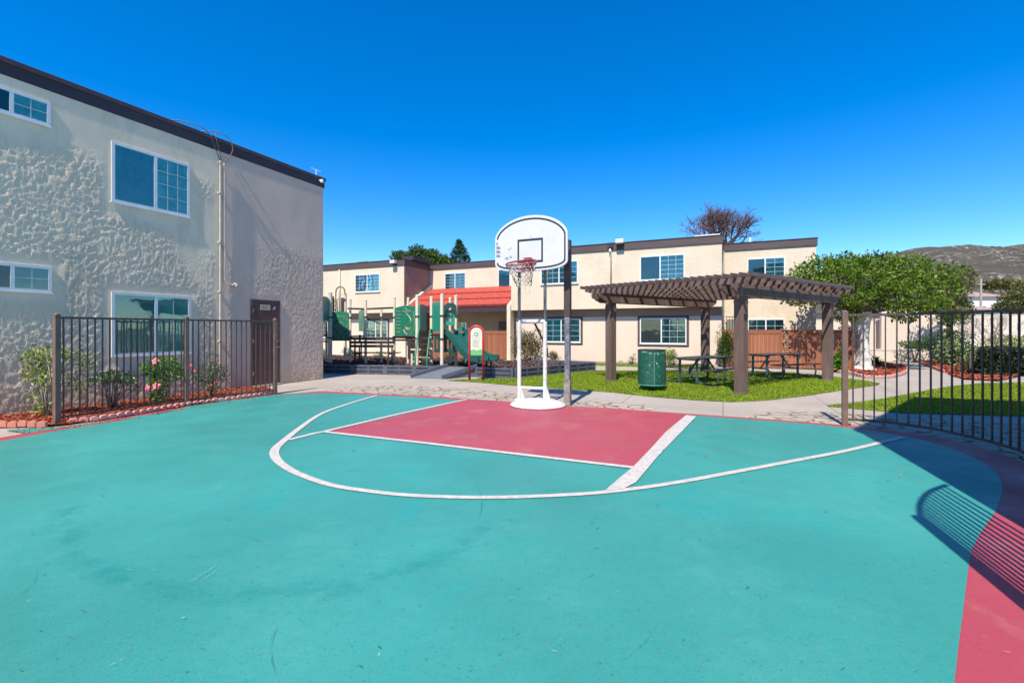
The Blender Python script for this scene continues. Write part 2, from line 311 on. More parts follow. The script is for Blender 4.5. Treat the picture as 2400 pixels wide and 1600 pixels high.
# ------------------------------------------------------------------ geometry helpers
class MB:
    def __init__(s): s.v = []; s.f = []; s.n = 0
    def add(s, vs, fs):
        k = len(s.v); s.v.extend([tuple(p) for p in vs]); s.f.extend([tuple(i+k for i in f) for f in fs]); return s
    def box(s, x0, x1, y0, y1, z0, z1):
        return s.add([(x0,y0,z0),(x1,y0,z0),(x1,y1,z0),(x0,y1,z0),(x0,y0,z1),(x1,y0,z1),(x1,y1,z1),(x0,y1,z1)],
                     [(0,3,2,1),(4,5,6,7),(0,1,5,4),(1,2,6,5),(2,3,7,6),(3,0,4,7)])
    def bar(s, a, b, w, h, up=(0,0,1)):
        """box beam from a to b, w wide, h tall"""
        a, b = Vector(a), Vector(b); d = (b-a).normalized(); up = Vector(up)
        if abs(d.dot(up)) > .99: up = Vector((0,1,0))
        r = d.cross(up).normalized()*w/2; t = r.cross(d).normalized()*h/2
        vs = [p+q for p in (a, b) for q in (-r-t, r-t, r+t, -r+t)]
        return s.add(vs, [(0,3,2,1),(4,5,6,7),(0,1,5,4),(1,2,6,5),(2,3,7,6),(3,0,4,7)])
    def cbox(s, c, sx, sy, sz, rz=0):
        co, si = math.cos(rz), math.sin(rz); vs = []
        for dz in (0, 1):
            for dx, dy in ((-.5,-.5),(.5,-.5),(.5,.5),(-.5,.5)):
                x, y = dx*sx, dy*sy; vs.append((c[0]+x*co-y*si, c[1]+x*si+y*co, c[2]+dz*sz))
        return s.add(vs, [(0,3,2,1),(4,5,6,7),(0,1,5,4),(1,2,6,5),(2,3,7,6),(3,0,4,7)])
    def tube(s, pts, r, n=8, cap=True):
        pts = [Vector(p) for p in pts]; m = len(pts)
        rs = r if isinstance(r, (list, tuple)) else [r]*m
        k = len(s.v); prev = None
        for i, p in enumerate(pts):
            d = (pts[min(i+1, m-1)]-pts[max(i-1, 0)])
            if d.length < 1e-9: d = Vector((0,0,1))
            d.normalize()
            if prev is None: a = d.cross(Vector((0,0,1)) if abs(d.z) < .9 else Vector((1,0,0))).normalized()
            else: a = (prev - d*prev.dot(d)).normalized()
            prev = a; b = d.cross(a)
            for j in range(n):
                t = 2*math.pi*j/n; s.v.append(tuple(p+(a*math.cos(t)+b*math.sin(t))*rs[i]))
        for i in range(m-1):
            for j in range(n):
                s.f.append((k+i*n+j, k+i*n+(j+1)%n, k+(i+1)*n+(j+1)%n, k+(i+1)*n+j))
        if cap:
            s.f.append(tuple(k+j for j in range(n))[::-1]); s.f.append(tuple(k+(m-1)*n+j for j in range(n)))
        return s
    def prism(s, poly, z0, z1):
        n = len(poly); vs = [(p[0],p[1],z0) for p in poly]+[(p[0],p[1],z1) for p in poly]
        return s.add(vs, [tuple(range(n))[::-1], tuple(range(n,2*n))]+[(i,(i+1)%n,(i+1)%n+n,i+n) for i in range(n)])
    def slab(s, poly, y0, y1):
        """polygon in x,z extruded along y"""
        n = len(poly); vs = [(p[0],y0,p[1]) for p in poly]+[(p[0],y1,p[1]) for p in poly]
        return s.add(vs, [tuple(range(n)), tuple(range(n,2*n))[::-1]]+[(i,i+n,(i+1)%n+n,(i+1)%n) for i in range(n)])
    def lathe(s, prof, c=(0,0,0), n=32):
        k = len(s.v)
        for r, z in prof:
            for j in range(n):
                t = 2*math.pi*j/n; s.v.append((c[0]+r*math.cos(t), c[1]+r*math.sin(t), c[2]+z))
        for i in range(len(prof)-1):
            for j in range(n): s.f.append((k+i*n+j, k+i*n+(j+1)%n, k+(i+1)*n+(j+1)%n, k+(i+1)*n+j))
        return s
    def ring(s, outer, inner, y0, y1):
        """frame between two closed loops in x,z"""
        n = len(outer); k = len(s.v)
        for y in (y0, y1):
            s.v.extend([(p[0],y,p[1]) for p in outer]); s.v.extend([(p[0],y,p[1]) for p in inner])
        for i in range(n):
            j = (i+1)%n
            s.f.append((k+i,k+j,k+n+j,k+n+i)); s.f.append((k+2*n+i,k+3*n+i,k+3*n+j,k+2*n+j))
            s.f.append((k+i,k+2*n+i,k+2*n+j,k+j)); s.f.append((k+n+i,k+n+j,k+3*n+j,k+3*n+i))
        return s
    def build(s, name, mat, parent=None, loc=None, rot=0, local=False, smooth=False, bevel=0):
        me = bpy.data.meshes.new(name)
        off = Vector((0,0,0))
        if not local:
            if parent is not None: off = parent.location
            elif loc is not None: off = Vector(loc)
        me.from_pydata([(p[0]-off[0], p[1]-off[1], p[2]-off[2]) for p in s.v], [], s.f)
        me.materials.append(mat if not isinstance(mat, str) else M[mat])
        if smooth: me.polygons.foreach_set('use_smooth', [True]*len(me.polygons))
        o = bpy.data.objects.new(name, me); col.objects.link(o)
        if parent is not None: o.parent = parent
        if loc is not None: o.location = loc
        if rot: o.rotation_euler = (0,0,rot)
        if smooth == 'auto':
            try: me.set_sharp_from_angle(angle=R(40))
            except Exception: pass
        if bevel:
            b = o.modifiers.new('bevel', 'BEVEL'); b.width = bevel; b.segments = 2; b.limit_method = 'ANGLE'
        return o
def np_mesh(name, verts, k, mat, parent=None, loc=None):
    """many k-gons, each its own island; verts (n*k,3)"""
    me = bpy.data.meshes.new(name); nv = len(verts); nf = nv//k
    me.vertices.add(nv); me.vertices.foreach_set('co', verts.astype(np.float32).ravel())
    me.loops.add(nv); me.loops.foreach_set('vertex_index', np.arange(nv, dtype=np.int32))
    me.polygons.add(nf); me.polygons.foreach_set('loop_start', np.arange(0, nv, k, dtype=np.int32))
    me.update(calc_edges=True); me.materials.append(M[mat] if isinstance(mat, str) else mat)
    o = bpy.data.objects.new(name, me); col.objects.link(o)
    if parent is not None: o.parent = parent
    if loc is not None: o.location = loc
    return o
def tag(o, label=None, cat=None, group=None, kind=None):
    if label: o['label'] = label
    if cat: o['category'] = cat
    if group: o['group'] = group
    if kind: o['kind'] = kind
    return o
def thing(name, label, cat, loc=(0,0,0), rot=0, group=None):
    o = bpy.data.objects.new(name, None); col.objects.link(o); o.location = loc; o.rotation_euler = (0,0,rot)
    o.empty_display_size = .2
    return tag(o, label, cat, group)
def copy_tree(o, parent=None):
    c = o.copy(); col.objects.link(c)
    if parent is not None: c.parent = parent
    for ch in list(o.children): copy_tree(ch, c)
    return c
def catmull(pts, n=10, closed=False):
    pts = [np.array(p, float) for p in pts]; out = []; m = len(pts)
    rngi = range(m) if closed else range(m-1)
    for i in rngi:
        p0 = pts[(i-1)%m] if closed or i > 0 else 2*pts[0]-pts[1]
        p1, p2 = pts[i], pts[(i+1)%m]
        p3 = pts[(i+2)%m] if closed or i+2 < m else 2*pts[-1]-pts[-2]
        for j in range(n):
            t = j/n
            out.append(.5*((2*p1)+(-p0+p2)*t+(2*p0-5*p1+4*p2-p3)*t*t+(-p0+3*p1-3*p2+p3)*t**3))
    if not closed: out.append(pts[-1])
    return [tuple(p) for p in out]
def sheet(name, poly, z, mat, kind='structure', tri=True):
    """flat ground sheet from a ground polygon"""
    from mathutils.geometry import tessellate_polygon
    vs = [Vector((p[0], p[1], 0)) for p in poly]
    tris = tessellate_polygon([vs])
    mb = MB(); mb.v = [(p[0], p[1], z) for p in poly]
    for t in tris:
        a, b, c = [vs[i] for i in t]
        t = tuple(t) if (b-a).cross(c-a).z > 0 else tuple(t)[::-1]
        mb.f.append(t)
    o = mb.build(name, mat, None, None, local=True)
    if kind: o['kind'] = kind
    return o
def stroke(mb, pts, w, z, wf=None):
    n = len(pts); k = len(mb.v)
    for i, p in enumerate(pts):
        a = pts[max(i-1,0)]; b = pts[min(i+1,n-1)]
        d = Vector((b[0]-a[0], b[1]-a[1])); d.normalize(); ww = (wf(i/(n-1)) if wf else w)/2
        mb.v.append((p[0]-d.y*ww, p[1]+d.x*ww, z)); mb.v.append((p[0]+d.y*ww, p[1]-d.x*ww, z))
    for i in range(n-1): mb.f.append((k+2*i, k+2*i+1, k+2*i+3, k+2*i+2))
    return mb
def inside(poly, x, y):
    """vectorised point in polygon"""
    px = np.array([p[0] for p in poly]); py = np.array([p[1] for p in poly]); c = np.zeros(len(x), bool); j = len(px)-1
    for i in range(len(px)):
        t = ((py[i] > y) != (py[j] > y)) & (x < (px[j]-px[i])*(y-py[i])/(py[j]-py[i]+1e-12)+px[i]); c ^= t; j = i
    return c
def scatter_in(poly, n):
    xs = [p[0] for p in poly]; ys = [p[1] for p in poly]
    x = rng.uniform(min(xs), max(xs), n*3); y = rng.uniform(min(ys), max(ys), n*3)
    k = inside(poly, x, y); return x[k][:n], y[k][:n]
def grass(name, poly, n, h=.045, z=0.0):
    x, y = scatter_in(poly, n); m = len(x)
    a = rng.uniform(0, 2*np.pi, m); hh = h*rng.uniform(.5, 1.3, m); w = .012*rng.uniform(.7, 1.6, m)*(1+(y-9)*.05)
    lx, ly = rng.normal(0, .4, m)*hh, rng.normal(0, .4, m)*hh
    v = np.empty((m, 3, 3)); v[:,0] = np.stack([x-np.cos(a)*w, y-np.sin(a)*w, np.full(m, z)], 1)
    v[:,1] = np.stack([x+np.cos(a)*w, y+np.sin(a)*w, np.full(m, z)], 1); v[:,2] = np.stack([x+lx, y+ly, z+hh], 1)
    o = np_mesh(name, v.reshape(-1,3), 3, 'blade'); o['kind'] = 'stuff'; return o
def chips(name, poly, n, size, mat, z=0.0, hfun=None):
    x, y = scatter_in(poly, n); m = len(x)
    c = np.stack([x, y, z+rng.uniform(0, size*.5, m)], 1)
    if hfun: c[:,2] += hfun(x, y)
    a = rng.normal(size=(m,3)); a /= np.linalg.norm(a, axis=1)[:,None]; a[:,2] *= .35
    b = np.cross(a, rng.normal(size=(m,3))); b /= np.linalg.norm(b, axis=1)[:,None]
    L1 = (size*rng.uniform(.5, 1.4, m))[:,None]; L2 = (size*.4*rng.uniform(.5, 1.3, m))[:,None]
    v = np.empty((m,4,3)); v[:,0] = c-a*L1-b*L2; v[:,1] = c+a*L1-b*L2*.7; v[:,2] = c+a*L1*.9+b*L2; v[:,3] = c-a*L1+b*L2*.8
    o = np_mesh(name, v.reshape(-1,3), 4, mat); o['kind'] = 'stuff'; return o
def leaf_verts(c, size, aspect=.5, out=None, bias=.5, droop=0):
    m = len(c)
    t = rng.normal(size=(m,3))
    if out is not None: t = t*(1-bias)+out*bias*1.6
    t[:,2] -= droop; t /= np.linalg.norm(t, axis=1)[:,None]
    nrm = rng.normal(size=(m,3)); nrm[:,2] = np.abs(nrm[:,2])+.4
    s = np.cross(t, nrm); s /= np.linalg.norm(s, axis=1)[:,None]
    ln = (size*rng.uniform(.6, 1.35, m))[:,None]; w = ln*aspect
    v = np.empty((m,4,3)); v[:,0] = c; v[:,1] = c+t*ln*.5+s*w*.5; v[:,2] = c+t*ln; v[:,3] = c+t*ln*.5-s*w*.5
    return v.reshape(-1,3)
def cloud(blobs, dens=1.0, shell=.55):
    """points and outward dirs in a union of ellipsoids (cx,cy,cz,rx,ry,rz,n)"""
    cs, os_ = [], []
    for (cx,cy,cz,rx,ry,rz,n) in blobs:
        n = int(n*dens); d = rng.normal(size=(n,3)); d /= np.linalg.norm(d, axis=1)[:,None]
        r = rng.uniform(shell**3, 1.0, n)**(1/3)
        ph = rng.uniform(0, 6.28, 3)
        lump = 1+.16*np.sin(4*d[:,0]+ph[0])*np.sin(4.3*d[:,1]+ph[1])+.12*np.sin(7*d[:,2]+5*d[:,0]+ph[2])
        r = r*lump
        cs.append(np.stack([cx+d[:,0]*rx*r, cy+d[:,1]*ry*r, cz+d[:,2]*rz*r], 1)); os_.append(d)
    return np.concatenate(cs), np.concatenate(os_)
def shrub(name, label, cat, base, blobs, size, mat, stems=5, stem_mat='stem', aspect=.5, group=None, bias=.3, sr=.012, part='foliage', shell=.45):
    t = thing(name, label, cat, base, 0, group)
    c, o = cloud(blobs, shell=shell); np_mesh(part, leaf_verts(c, size, aspect, o, bias), 4, mat, t)
    mb = MB()
    for i in range(stems):
        b = blobs[i % len(blobs)]; e = Vector((b[0]+random.uniform(-.5,.5)*b[3], b[1]+random.uniform(-.5,.5)*b[4], b[2]+random.uniform(-.2,.6)*b[5]))
        st = Vector((random.uniform(-.06,.06), random.uniform(-.05,.05), 0)); mid = st.lerp(e, .5)+Vector((random.uniform(-.06,.06), random.uniform(-.04,.04), .05))
        mb.tube([st, mid, e], [sr*1.3, sr, sr*.5], 5)
        for q in range(3):
            f = random.uniform(.4, .95); s0 = mid.lerp(e, f); mb.tube([s0, s0+Vector((random.uniform(-.5,.5)*b[3], random.uniform(-.5,.5)*b[4], random.uniform(.1,.6)*b[5]))], [sr*.6, sr*.3], 4)
    if stems: mb.build('stem', stem_mat, t, local=True, smooth=True)
    return t

# ------------------------------------------------------------------ ground, court, paths
def disc(r, z, n=64): return [(r*math.cos(2*math.pi*i/n), r*math.sin(2*math.pi*i/n), z) for i in range(n)]
MB().add(disc(2500, -.03), [tuple(range(64))]).build('ground', 'earth', local=True)['kind'] = 'structure'
sheet('path', [(-14,-8),(30,-8),(34,30),(-22,30)], -.012, 'concrete')
def gp(pts, z=0): return [G(x, y, z)[:2] for x, y in pts]
# stamped flagstone strips
sheet('flagstone_paving', gp([(744,919),(775,911),(836,905.5),(920,903),(1005,904.5),(1090,910),(1201,921),(1290,932),(1400,940),(1500,945),(1533,951),(1536,957),(1510,962),(1300,955),(1033,934)]), -.006, 'cobble')
sheet('flagstone_paving', gp([(1740,979),(1755,972),(1800,965),(1851,961.5),(1978,968),(2106,975),(2240,983),(2400,992),(2560,1010),(2560,1060),(2420,1098),(2336,1066),(2218,1036),(2100,1018),(1976,1003),(1850,988)]), -.006, 'cobble')
# court
right_outer = catmull([(1800,982),(1976,996),(2100,1010),(2218,1028),(2300,1048),(2400,1083),(2520,1140),(2640,1215)], 6)
outer = [(-620,1118),(-300,1066),(0,1025),(170,996),(265,982),(434,953),(560,935),(646,924),(748,916.5),(836,920),(1033,930),(1196,940.5),(1320,951),(1419,955),(1542,964),(1631,970)]+[(p[0],p[1]) for p in right_outer]
op = gp(outer)+[(9,3.2),(9,-6),(-9,-6),(-12,4.0)]
sheet('court_border', op, 0, 'magenta')
right_in = catmull([(1800,986),(1976,1001),(2119,1022),(2208,1044),(2285,1074),(2332,1104),(2348,1136),(2346,1166),(2333,1199),(2310,1232),(2290,1264),(2275,1300),(2266,1360),(2258,1428),(2246,1520),(2237,1600)], 5)
inner = [(-620,1134),(-300,1078),(0,1034),(170,1003),(265,988.5),(434,958.5),(560,940),(646,929.5),(748,921),(836,924),(1033,934),(1196,944.5),(1320,955),(1419,959),(1542,968),(1631,974)]+[(p[0],p[1]) for p in right_in]
ip = gp(inner)+[(1.75,-3),(1.3,-6),(-9,-6),(-11.5,3.9)]
sheet('court_surface', ip, .004, 'teal')
# teal overspill outside the stripe at the left
sheet('court_overspill', gp([(12,1007),(100,1002),(180,997.5),(172,995.5),(330,977),(434,955),(434,952),(640,925.5),(740,917.5),(748,917),(650,929),(434,957.5),(265,985),(170,999),(60,1015)]), .002, 'teal')
key = gp([(765,1013),(1099,936.5),(1200,942.5),(1320,952),(1419,957.5),(1542,966),(1612,972),(1483,1098),(1200,1063)])
sheet('court_key', key, .008, 'magenta')
lines = MB()
arc = gp(catmull([(884,927),(820,946),(752,971),(700,1006),(664,1035),(645,1054),(645,1072),(663,1091),(700,1112),(775,1138),(867,1153),(969,1163),(1122,1167.5),(1275,1164),(1428,1154),(1582,1133),(1735,1105),(1888,1076),(1990,1056),(2117,1025)], 8))
stroke(lines, arc, .085, .012, lambda t: .075+.03*math.exp(-((t-.27)/.12)**2))
stroke(lines, gp([(1094,936.5),(930,972),(761,1012)]), .085, .0125)
stroke(lines, gp([(774,1009.5),(735,1017),(676,1032)]), .085, .0115)
stroke(lines, gp([(755,1012.5),(1000,1040),(1200,1064),(1490,1098)]), .085, .0135)
wl = gp([(1608,974),(1560,1014),(1528,1050),(1483,1097),(1450,1124),(1417,1153),(1458,1149.5),(1490,1133),(1508,1112),(1540,1073),(1583,1028),(1632,977)])
from mathutils.geometry import tessellate_polygon
vs = [Vector((p[0],p[1],0)) for p in wl]; k0 = len(lines.v); lines.v.extend([(p[0],p[1],.0145) for p in wl])
for t in tessellate_polygon([vs]):
    a, b, c = [vs[i] for i in t]; t = tuple(t) if (b-a).cross(c-a).z > 0 else tuple(t)[::-1]
    lines.f.append(tuple(i+k0 for i in t))
lines.build('court_lines', 'line', local=True)['kind'] = 'structure'
# scuffs and long scratches on the paint
sc = MB()
def scur(pts, w, z=.0165): w *= .6; stroke(sc, gp(catmull(pts, 6)), w, z, lambda t: w*(.1+.9*math.sin(math.pi*min(max(t,.02),.98))*(.55+.45*math.sin(t*19))))
scur([(690,1425),(655,1462),(635,1510),(637,1560),(655,1610)], .005)
scur([(1080,1096),(1110,1125),(1126,1160),(1128,1195),(1118,1226)], .008)
scur([(0,1428),(45,1398),(78,1365),(84,1334)], .005)
scur([(735,1368),(760,1394),(800,1400),(845,1388),(852,1368)], .003)
scur([(1545,1463),(1520,1500),(1480,1540),(1440,1560)], .003)
scur([(520,1240),(570,1258),(640,1284)], .004)
scur([(800,1107),(830,1104),(858,1096)], .010)
for k in range(330):
    x, y = random.uniform(10,2230), 985+615*random.random()**1.3
    if x < 760 and y < 1060: continue
    if 780 < x < 1600 and y < 1060: continue
    a_ = random.uniform(-.5,.45); ln = random.uniform(1.5,9)*(.5+(y-1000)/600)
    scur([(x,y),(x+ln*.5,y+ln*.5*a_),(x+ln,y+ln*a_*1.3)], random.uniform(.008,.024)*(1 if y < 1250 else .7))
sc.build('court_scuffs', 'scratch', local=True)['kind'] = 'structure'
sc = MB()
for (x,y,dx,dy,w) in [(440,1370,28,-12,.004),(452,1362,40,-22,.005),(470,1368,42,-30,.004),(485,1344,22,-16,.004),(300,1376,16,-12,.003),(240,1575,60,-30,.004),(424,1454,10,-2,.014),(296,1338,16,3,.006),(355,1340,12,0,.005),(1292,1530,14,4,.008),(2350,1532,20,4,.006),(2300,1495,14,6,.004),(1195,1405,10,2,.006),(672,1055,22,-1,.02),(1990,1215,14,4,.008)]:
    scur([(x,y),(x+dx*.5,y+dy*.5+1),(x+dx,y+dy)], w, .018)
for k in range(16):
    x, y = random.uniform(20,2350), random.uniform(1060,1600); ln = random.uniform(3,10); scur([(x,y),(x+ln,y-ln*random.uniform(-.3,.7))], random.uniform(.002,.005), .018)
sc.build('court_pale_scuffs', 'scratch_light', local=True)['kind'] = 'structure'

# blown mulch and leaf litter along the bed
lx = rng.uniform(0, 1, 260); pl = np.array(gp([(20,1012),(170,997),(434,955),(640,926)])); t_ = lx*3; i_ = np.minimum(t_.astype(int), 2); f_ = (t_-i_)[:,None]
c = pl[i_]*(1-f_)+pl[i_+1]*f_; c = np.concatenate([c+np.abs(rng.normal(0, .22, (260,1)))*np.array([[.85,-.5]])+rng.normal(0,.02,(260,2)), np.full((260,1), .02)], 1)
c2 = np.stack([rng.uniform(-4,4,12), rng.uniform(3.2,8.5,12), np.full(12,.018)], 1); c = np.concatenate([c, c2])
o = np_mesh('leaf_litter', leaf_verts(c, .028, .6)*np.array([1,1,1]), 4, 'mulch_chip'); o['kind'] = 'stuff'
# faded band of an older painted arc
def ghost_mat():
    m, nt, bs = new_mat('faded_arc_paint'); bs.inputs['Base Color'].default_value = (.012,.33,.315,1); bs.inputs['Roughness'].default_value = .5
    t = N(nt, 'ShaderNodeBsdfTransparent'); mx = N(nt, 'ShaderNodeMixShader')
    L(nt, mul(nt, noise_fac(nt, coord(nt), 2.6, 7, .75, .44, .72), .16), mx.inputs[0]); L(nt, t.outputs[0], mx.inputs[1]); L(nt, bs.outputs[0], mx.inputs[2])
    L(nt, mx.outputs[0], nt.nodes['Material Output'].inputs['Surface']); return m
M['ghost'] = ghost_mat()
gh = MB(); ga_ = gp(catmull([(165,1190),(150,1234),(170,1280),(204,1312),(289,1353),(408,1384),(540,1394),(690,1391),(800,1377),(930,1345),(1050,1300),(1150,1240)], 8))
for q_, w_g in enumerate((.24,.17,.10,.05)): stroke(gh, ga_, w_g, .0085+.001*q_)
gh.build('old_court_line', 'ghost', local=True)['kind'] = 'structure'
# lawns
lawn1 = gp([(1046,891),(1100,894),(1200,902),(1327,911),(1429,918),(1531,929),(1632,937),(1714,941),(1786,938),(1888,927),(1970,914),(2055,902),(2062,899.5),(2030,893),(1969,885),(1850,873),(1700,869.5),(1398,869),(1330,874),(1205,886.5)])
sheet('lawn', lawn1, -.004, 'turf'); grass('lawn_grass', lawn1, 90000, .034)
lawn2 = gp([(1938,951),(2000,944.5),(2055,938),(2140,922),(2221,907),(2300,899),(2480,896),(2700,915),(2700,990),(2400,974),(2240,970),(2119,967),(2030,959)])
sheet('lawn', lawn2, -.004, 'turf'); grass('lawn_grass', lawn2, 60000, .034)
lawn3 = [P(-7.0,19.2)[:2], P(-.4,19.2)[:2], P(-.4,20.2)[:2], P(-7.0,20.2)[:2]]
sheet('lawn', lawn3, -.004, 'turf'); grass('lawn_grass', lawn3, 7000, .05)

# ------------------------------------------------------------------ windows
def rect(x0, x1, z0, z1): return [(x0,z0),(x1,z0),(x1,z1),(x0,z1)]
def frame_ring(mb, x0, x1, z0, z1, t, y0, y1): return mb.ring(rect(x0,x1,z0,z1), rect(x0+t,x1-t,z0+t,z1-t), y0, y1)
def window(parent, loc, w, h, rot=0, mull=.5, grid=(2,3), gl=None, trim=0, sill=True, blind='blind', blindl=None, glass_='glass', glassl='glass_dark', t=.045, deep=.0, swag=False):
    """canonical: x right, y into the wall, wall face at y=0; stands 4.5 cm proud"""
    mb = MB(); frame_ring(mb, 0, w, 0, h, t, -.045, .004)
    xm = w*mull; mb.box(xm-t*.55, xm+t*.55, -.042, .002, t, h-t)
    if sill: mb.box(-.02, w+.02, -.065, .003, -.03, 0)
    win = mb.build('window', 'white', parent, loc, rot, local=True); win.location = loc
    def part(mb, name, mat): return mb.build(name, mat, win, None, 0, local=True)
    part(MB().box(xm+t*.55, w-t, -.028, -.022, t, h-t), 'pane', glass_)
    part(MB().box(t, xm-t*.55, -.022, -.017, t, h-t), 'pane', glassl)
    def bl(x0, x1, mat):
        m = MB(); n = max(3, int((x1-x0)/.085)); k = 0
        for i in range(n):
            a = x0+(x1-x0)*i/n; b = x0+(x1-x0)*(i+1)/n; j = random.uniform(-.003,.003)
            m.add([(a,-.012+j,t),(b,-.003,t),(b,-.003,h-t),(a,-.012+j,h-t)], [(0,1,2,3)])
        part(m, 'blind', mat)
    bl(xm, w-t, blind)
    if swag:
        m = MB(); nx, nz = 16, 14
        for j in range(nz+1):
            for i in range(nx+1):
                x = t+(xm-2*t)*i/nx+.0; z = t+(h-2*t)*j/nz
                dz = -.22*math.sin(math.pi*i/nx)*(j/nz)**2
                m.v.append((x, -.0115+.003*math.sin(i*1.9+j*.3), z+dz))
        for j in range(nz):
            for i in range(nx):
                a = j*(nx+1)+i; m.f.append((a,a+1,a+nx+2,a+nx+1))
        part(m, 'curtain', 'curtain')
        part(MB().box(t, xm, -.006, -.002, t, h-t), 'blind', 'blind_grey')
    else: bl(t, xm, blindl or blind)
    g = MB()
    def grd(x0, x1, gx, gz):
        for i in range(1, gx): x = x0+(x1-x0)*i/gx; g.box(x-.006, x+.006, -.036, -.029, t, h-t)
        for j in range(1, gz): z = t+(h-2*t)*j/gz; g.box(x0, x1, -.037, -.0285, z-.006, z+.006)
    if grid: grd(xm+t*.55, w-t, *grid)
    if gl: grd(t, xm-t*.55, *gl)
    if g.v: part(g, 'muntin', 'muntin')
    if trim:
        m = MB(); m.ring(rect(-trim,w+trim,-trim,h+trim), rect(-.001,w+.001,-.001,h+.001), -.03, .003); part(m, 'trim', 'fascia')
    return win

# ------------------------------------------------------------------ left building
LB = thing('apartment_building', 'near two-storey building with rough shaded stucco wall and dark roof edge beside the court', 'building', P(-11.18, 0), ROT)
# local: x = u + 11.18, y = v; wall face at x=0, facing +x
V1, ZT = 10.6, 5.84
rects = [(5.1,6.75,3.85,5.5),(5.1,6.72,.80,2.32),(3.15,4.35,4.95,5.85),(3.15,4.35,2.08,2.70),(8.17,9.1,-.1,2.32),(7.33,7.50,.2,5.9)]
def relief(v, z):
    m = mnoise.noise(Vector((v*.33+3.1, z*.42, 1.7)))+.35*mnoise.noise(Vector((v*1.1, z*1.1, 9)))
    mask = min(max((m+.72)*4.0, 0), 1)
    mask *= min(max((5.0-z+.5*mnoise.noise(Vector((v*.8,0,3))))*2.2, 0), 1)
    if v > 7.4: mask *= min(max((4.1-z+.7*mnoise.noise(Vector((v*.9,2,3))))*1.6, 0), 1)*.55
    for (a,b,c,d) in rects:
        dd = max(a-v, v-b, c-z, z-d)
        mask *= min(max(dd*7, 0), 1)
    global MASKV
    MASKV = mask
    if mask <= 0: return 0
    q = Vector((v*1.0, z*.72, 0)); w = mnoise.noise_vector(q*2.3)*.12
    n1 = 1-abs(mnoise.noise(Vector((v*17+w.x*15, z*7.5+w.y*15, 0))))*2.6
    n2 = 1-abs(mnoise.noise(Vector((v*22+w.y*12, z*15+w.x*9, 4))))*2.4
    return mask*(.0085*max(n1,0)+.004*max(n2,0))
v0f, st = 2.1, .024
nv_, nz_ = int((V1-v0f)/st), int(ZT/st)
mb = MB(); masks = []
for j in range(nz_+1):
    for i in range(nv_+1):
        v = v0f+(V1-v0f)*i/nv_; z = ZT*j/nz_; e = 0 if i in (0, nv_) else 1
        mb.v.append((relief(v, z)*e, v, z)); masks.append(MASKV)
for j in range(nz_):
    for i in range(nv_):
        a = j*(nv_+1)+i; mb.f.append((a,a+1,a+nv_+2,a+nv_+1))
k = len(mb.v)
mb.v += [(0,-4,0),(0,v0f,0),(0,v0f,ZT),(0,-4,ZT),(-9,-4,0),(-9,-4,ZT),(-9,V1,0),(-9,V1,ZT),(0,V1,0),(0,V1,ZT)]
mb.f += [(k,k+1,k+2,k+3),(k+4,k,k+3,k+5),(k+6,k+4,k+5,k+7),(k+8,k+6,k+7,k+9)]
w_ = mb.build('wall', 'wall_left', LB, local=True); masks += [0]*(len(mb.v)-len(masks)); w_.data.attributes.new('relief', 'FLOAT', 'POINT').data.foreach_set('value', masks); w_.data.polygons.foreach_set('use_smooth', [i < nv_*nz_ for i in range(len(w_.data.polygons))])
MB().box(-9.1,.010,-4.1,V1+.05,ZT,ZT+.21).build('fascia', 'fascia_dark', LB, local=True, bevel=.006)
MB().box(-9.14,.026,-4.14,V1+.09,ZT+.212,6.15).build('roof_edge', 'fascia_top', LB, local=True, bevel=.006)
rt = R(90)
window(LB, (.006,5.17,4.07), 1.50, 1.21, rt, .53, (3,4), None, blind='blind', blindl='curtain', t=.055, glassl='glass')
window(LB, (.006,5.17,.96), 1.52, 1.30, rt, .53, (2,3), None, t=.055, swag=True, glassl='glass', glass_='glass')
window(LB, (.006,3.22,5.19), 1.02, .44, rt, .5, (2,2), None, t=.05, blindl='blind_grey')
window(LB, (.006,3.22,2.17), 1.04, .47, rt, .5, (2,2), None, t=.05, blindl='blind_dark', blind='blind_dark')
d = MB().box(-.01,.018,8.235,9.02,0,2.25).build('door', 'door', LB, local=True)
MB().ring([(8.21,0),(9.045,0),(9.045,2.28),(8.21,2.28)], [(8.235,.002),(9.02,.002),(9.02,2.25),(8.235,2.25)], 0, 1)
for ch in LB.children:
    if ch.name.startswith('window'): ch.scale = (1,.42,1)
fr = MB(); fr.box(-.01,.03,8.19,8.235,0,2.29); fr.box(-.01,.03,9.02,9.06,0,2.29); fr.box(-.01,.0305,8.236,9.019,2.25,2.29)
fr.build('frame', 'fence_brown', d, local=True)
MB().tube([(.018,8.97,1.02),(.07,8.97,1.02),(.075,8.89,1.02)], .014, 8).build('handle', 'handle', d, local=True, smooth='auto')
MB().tube([(.018,8.97,1.18),(.03,8.97,1.18)], .025, 10).build('lock', 'handle', d, local=True, smooth='auto')
for z in (.3,1.15,1.95): MB().box(.018,.026,8.24,8.26,z,z+.1).build('hinge', 'handle', d, local=True)
sg = MB().box(.018,.026,8.455,8.75,2.02,2.16).build('sign_plate', 'ivory_sign', d, local=True)
lt = MB()
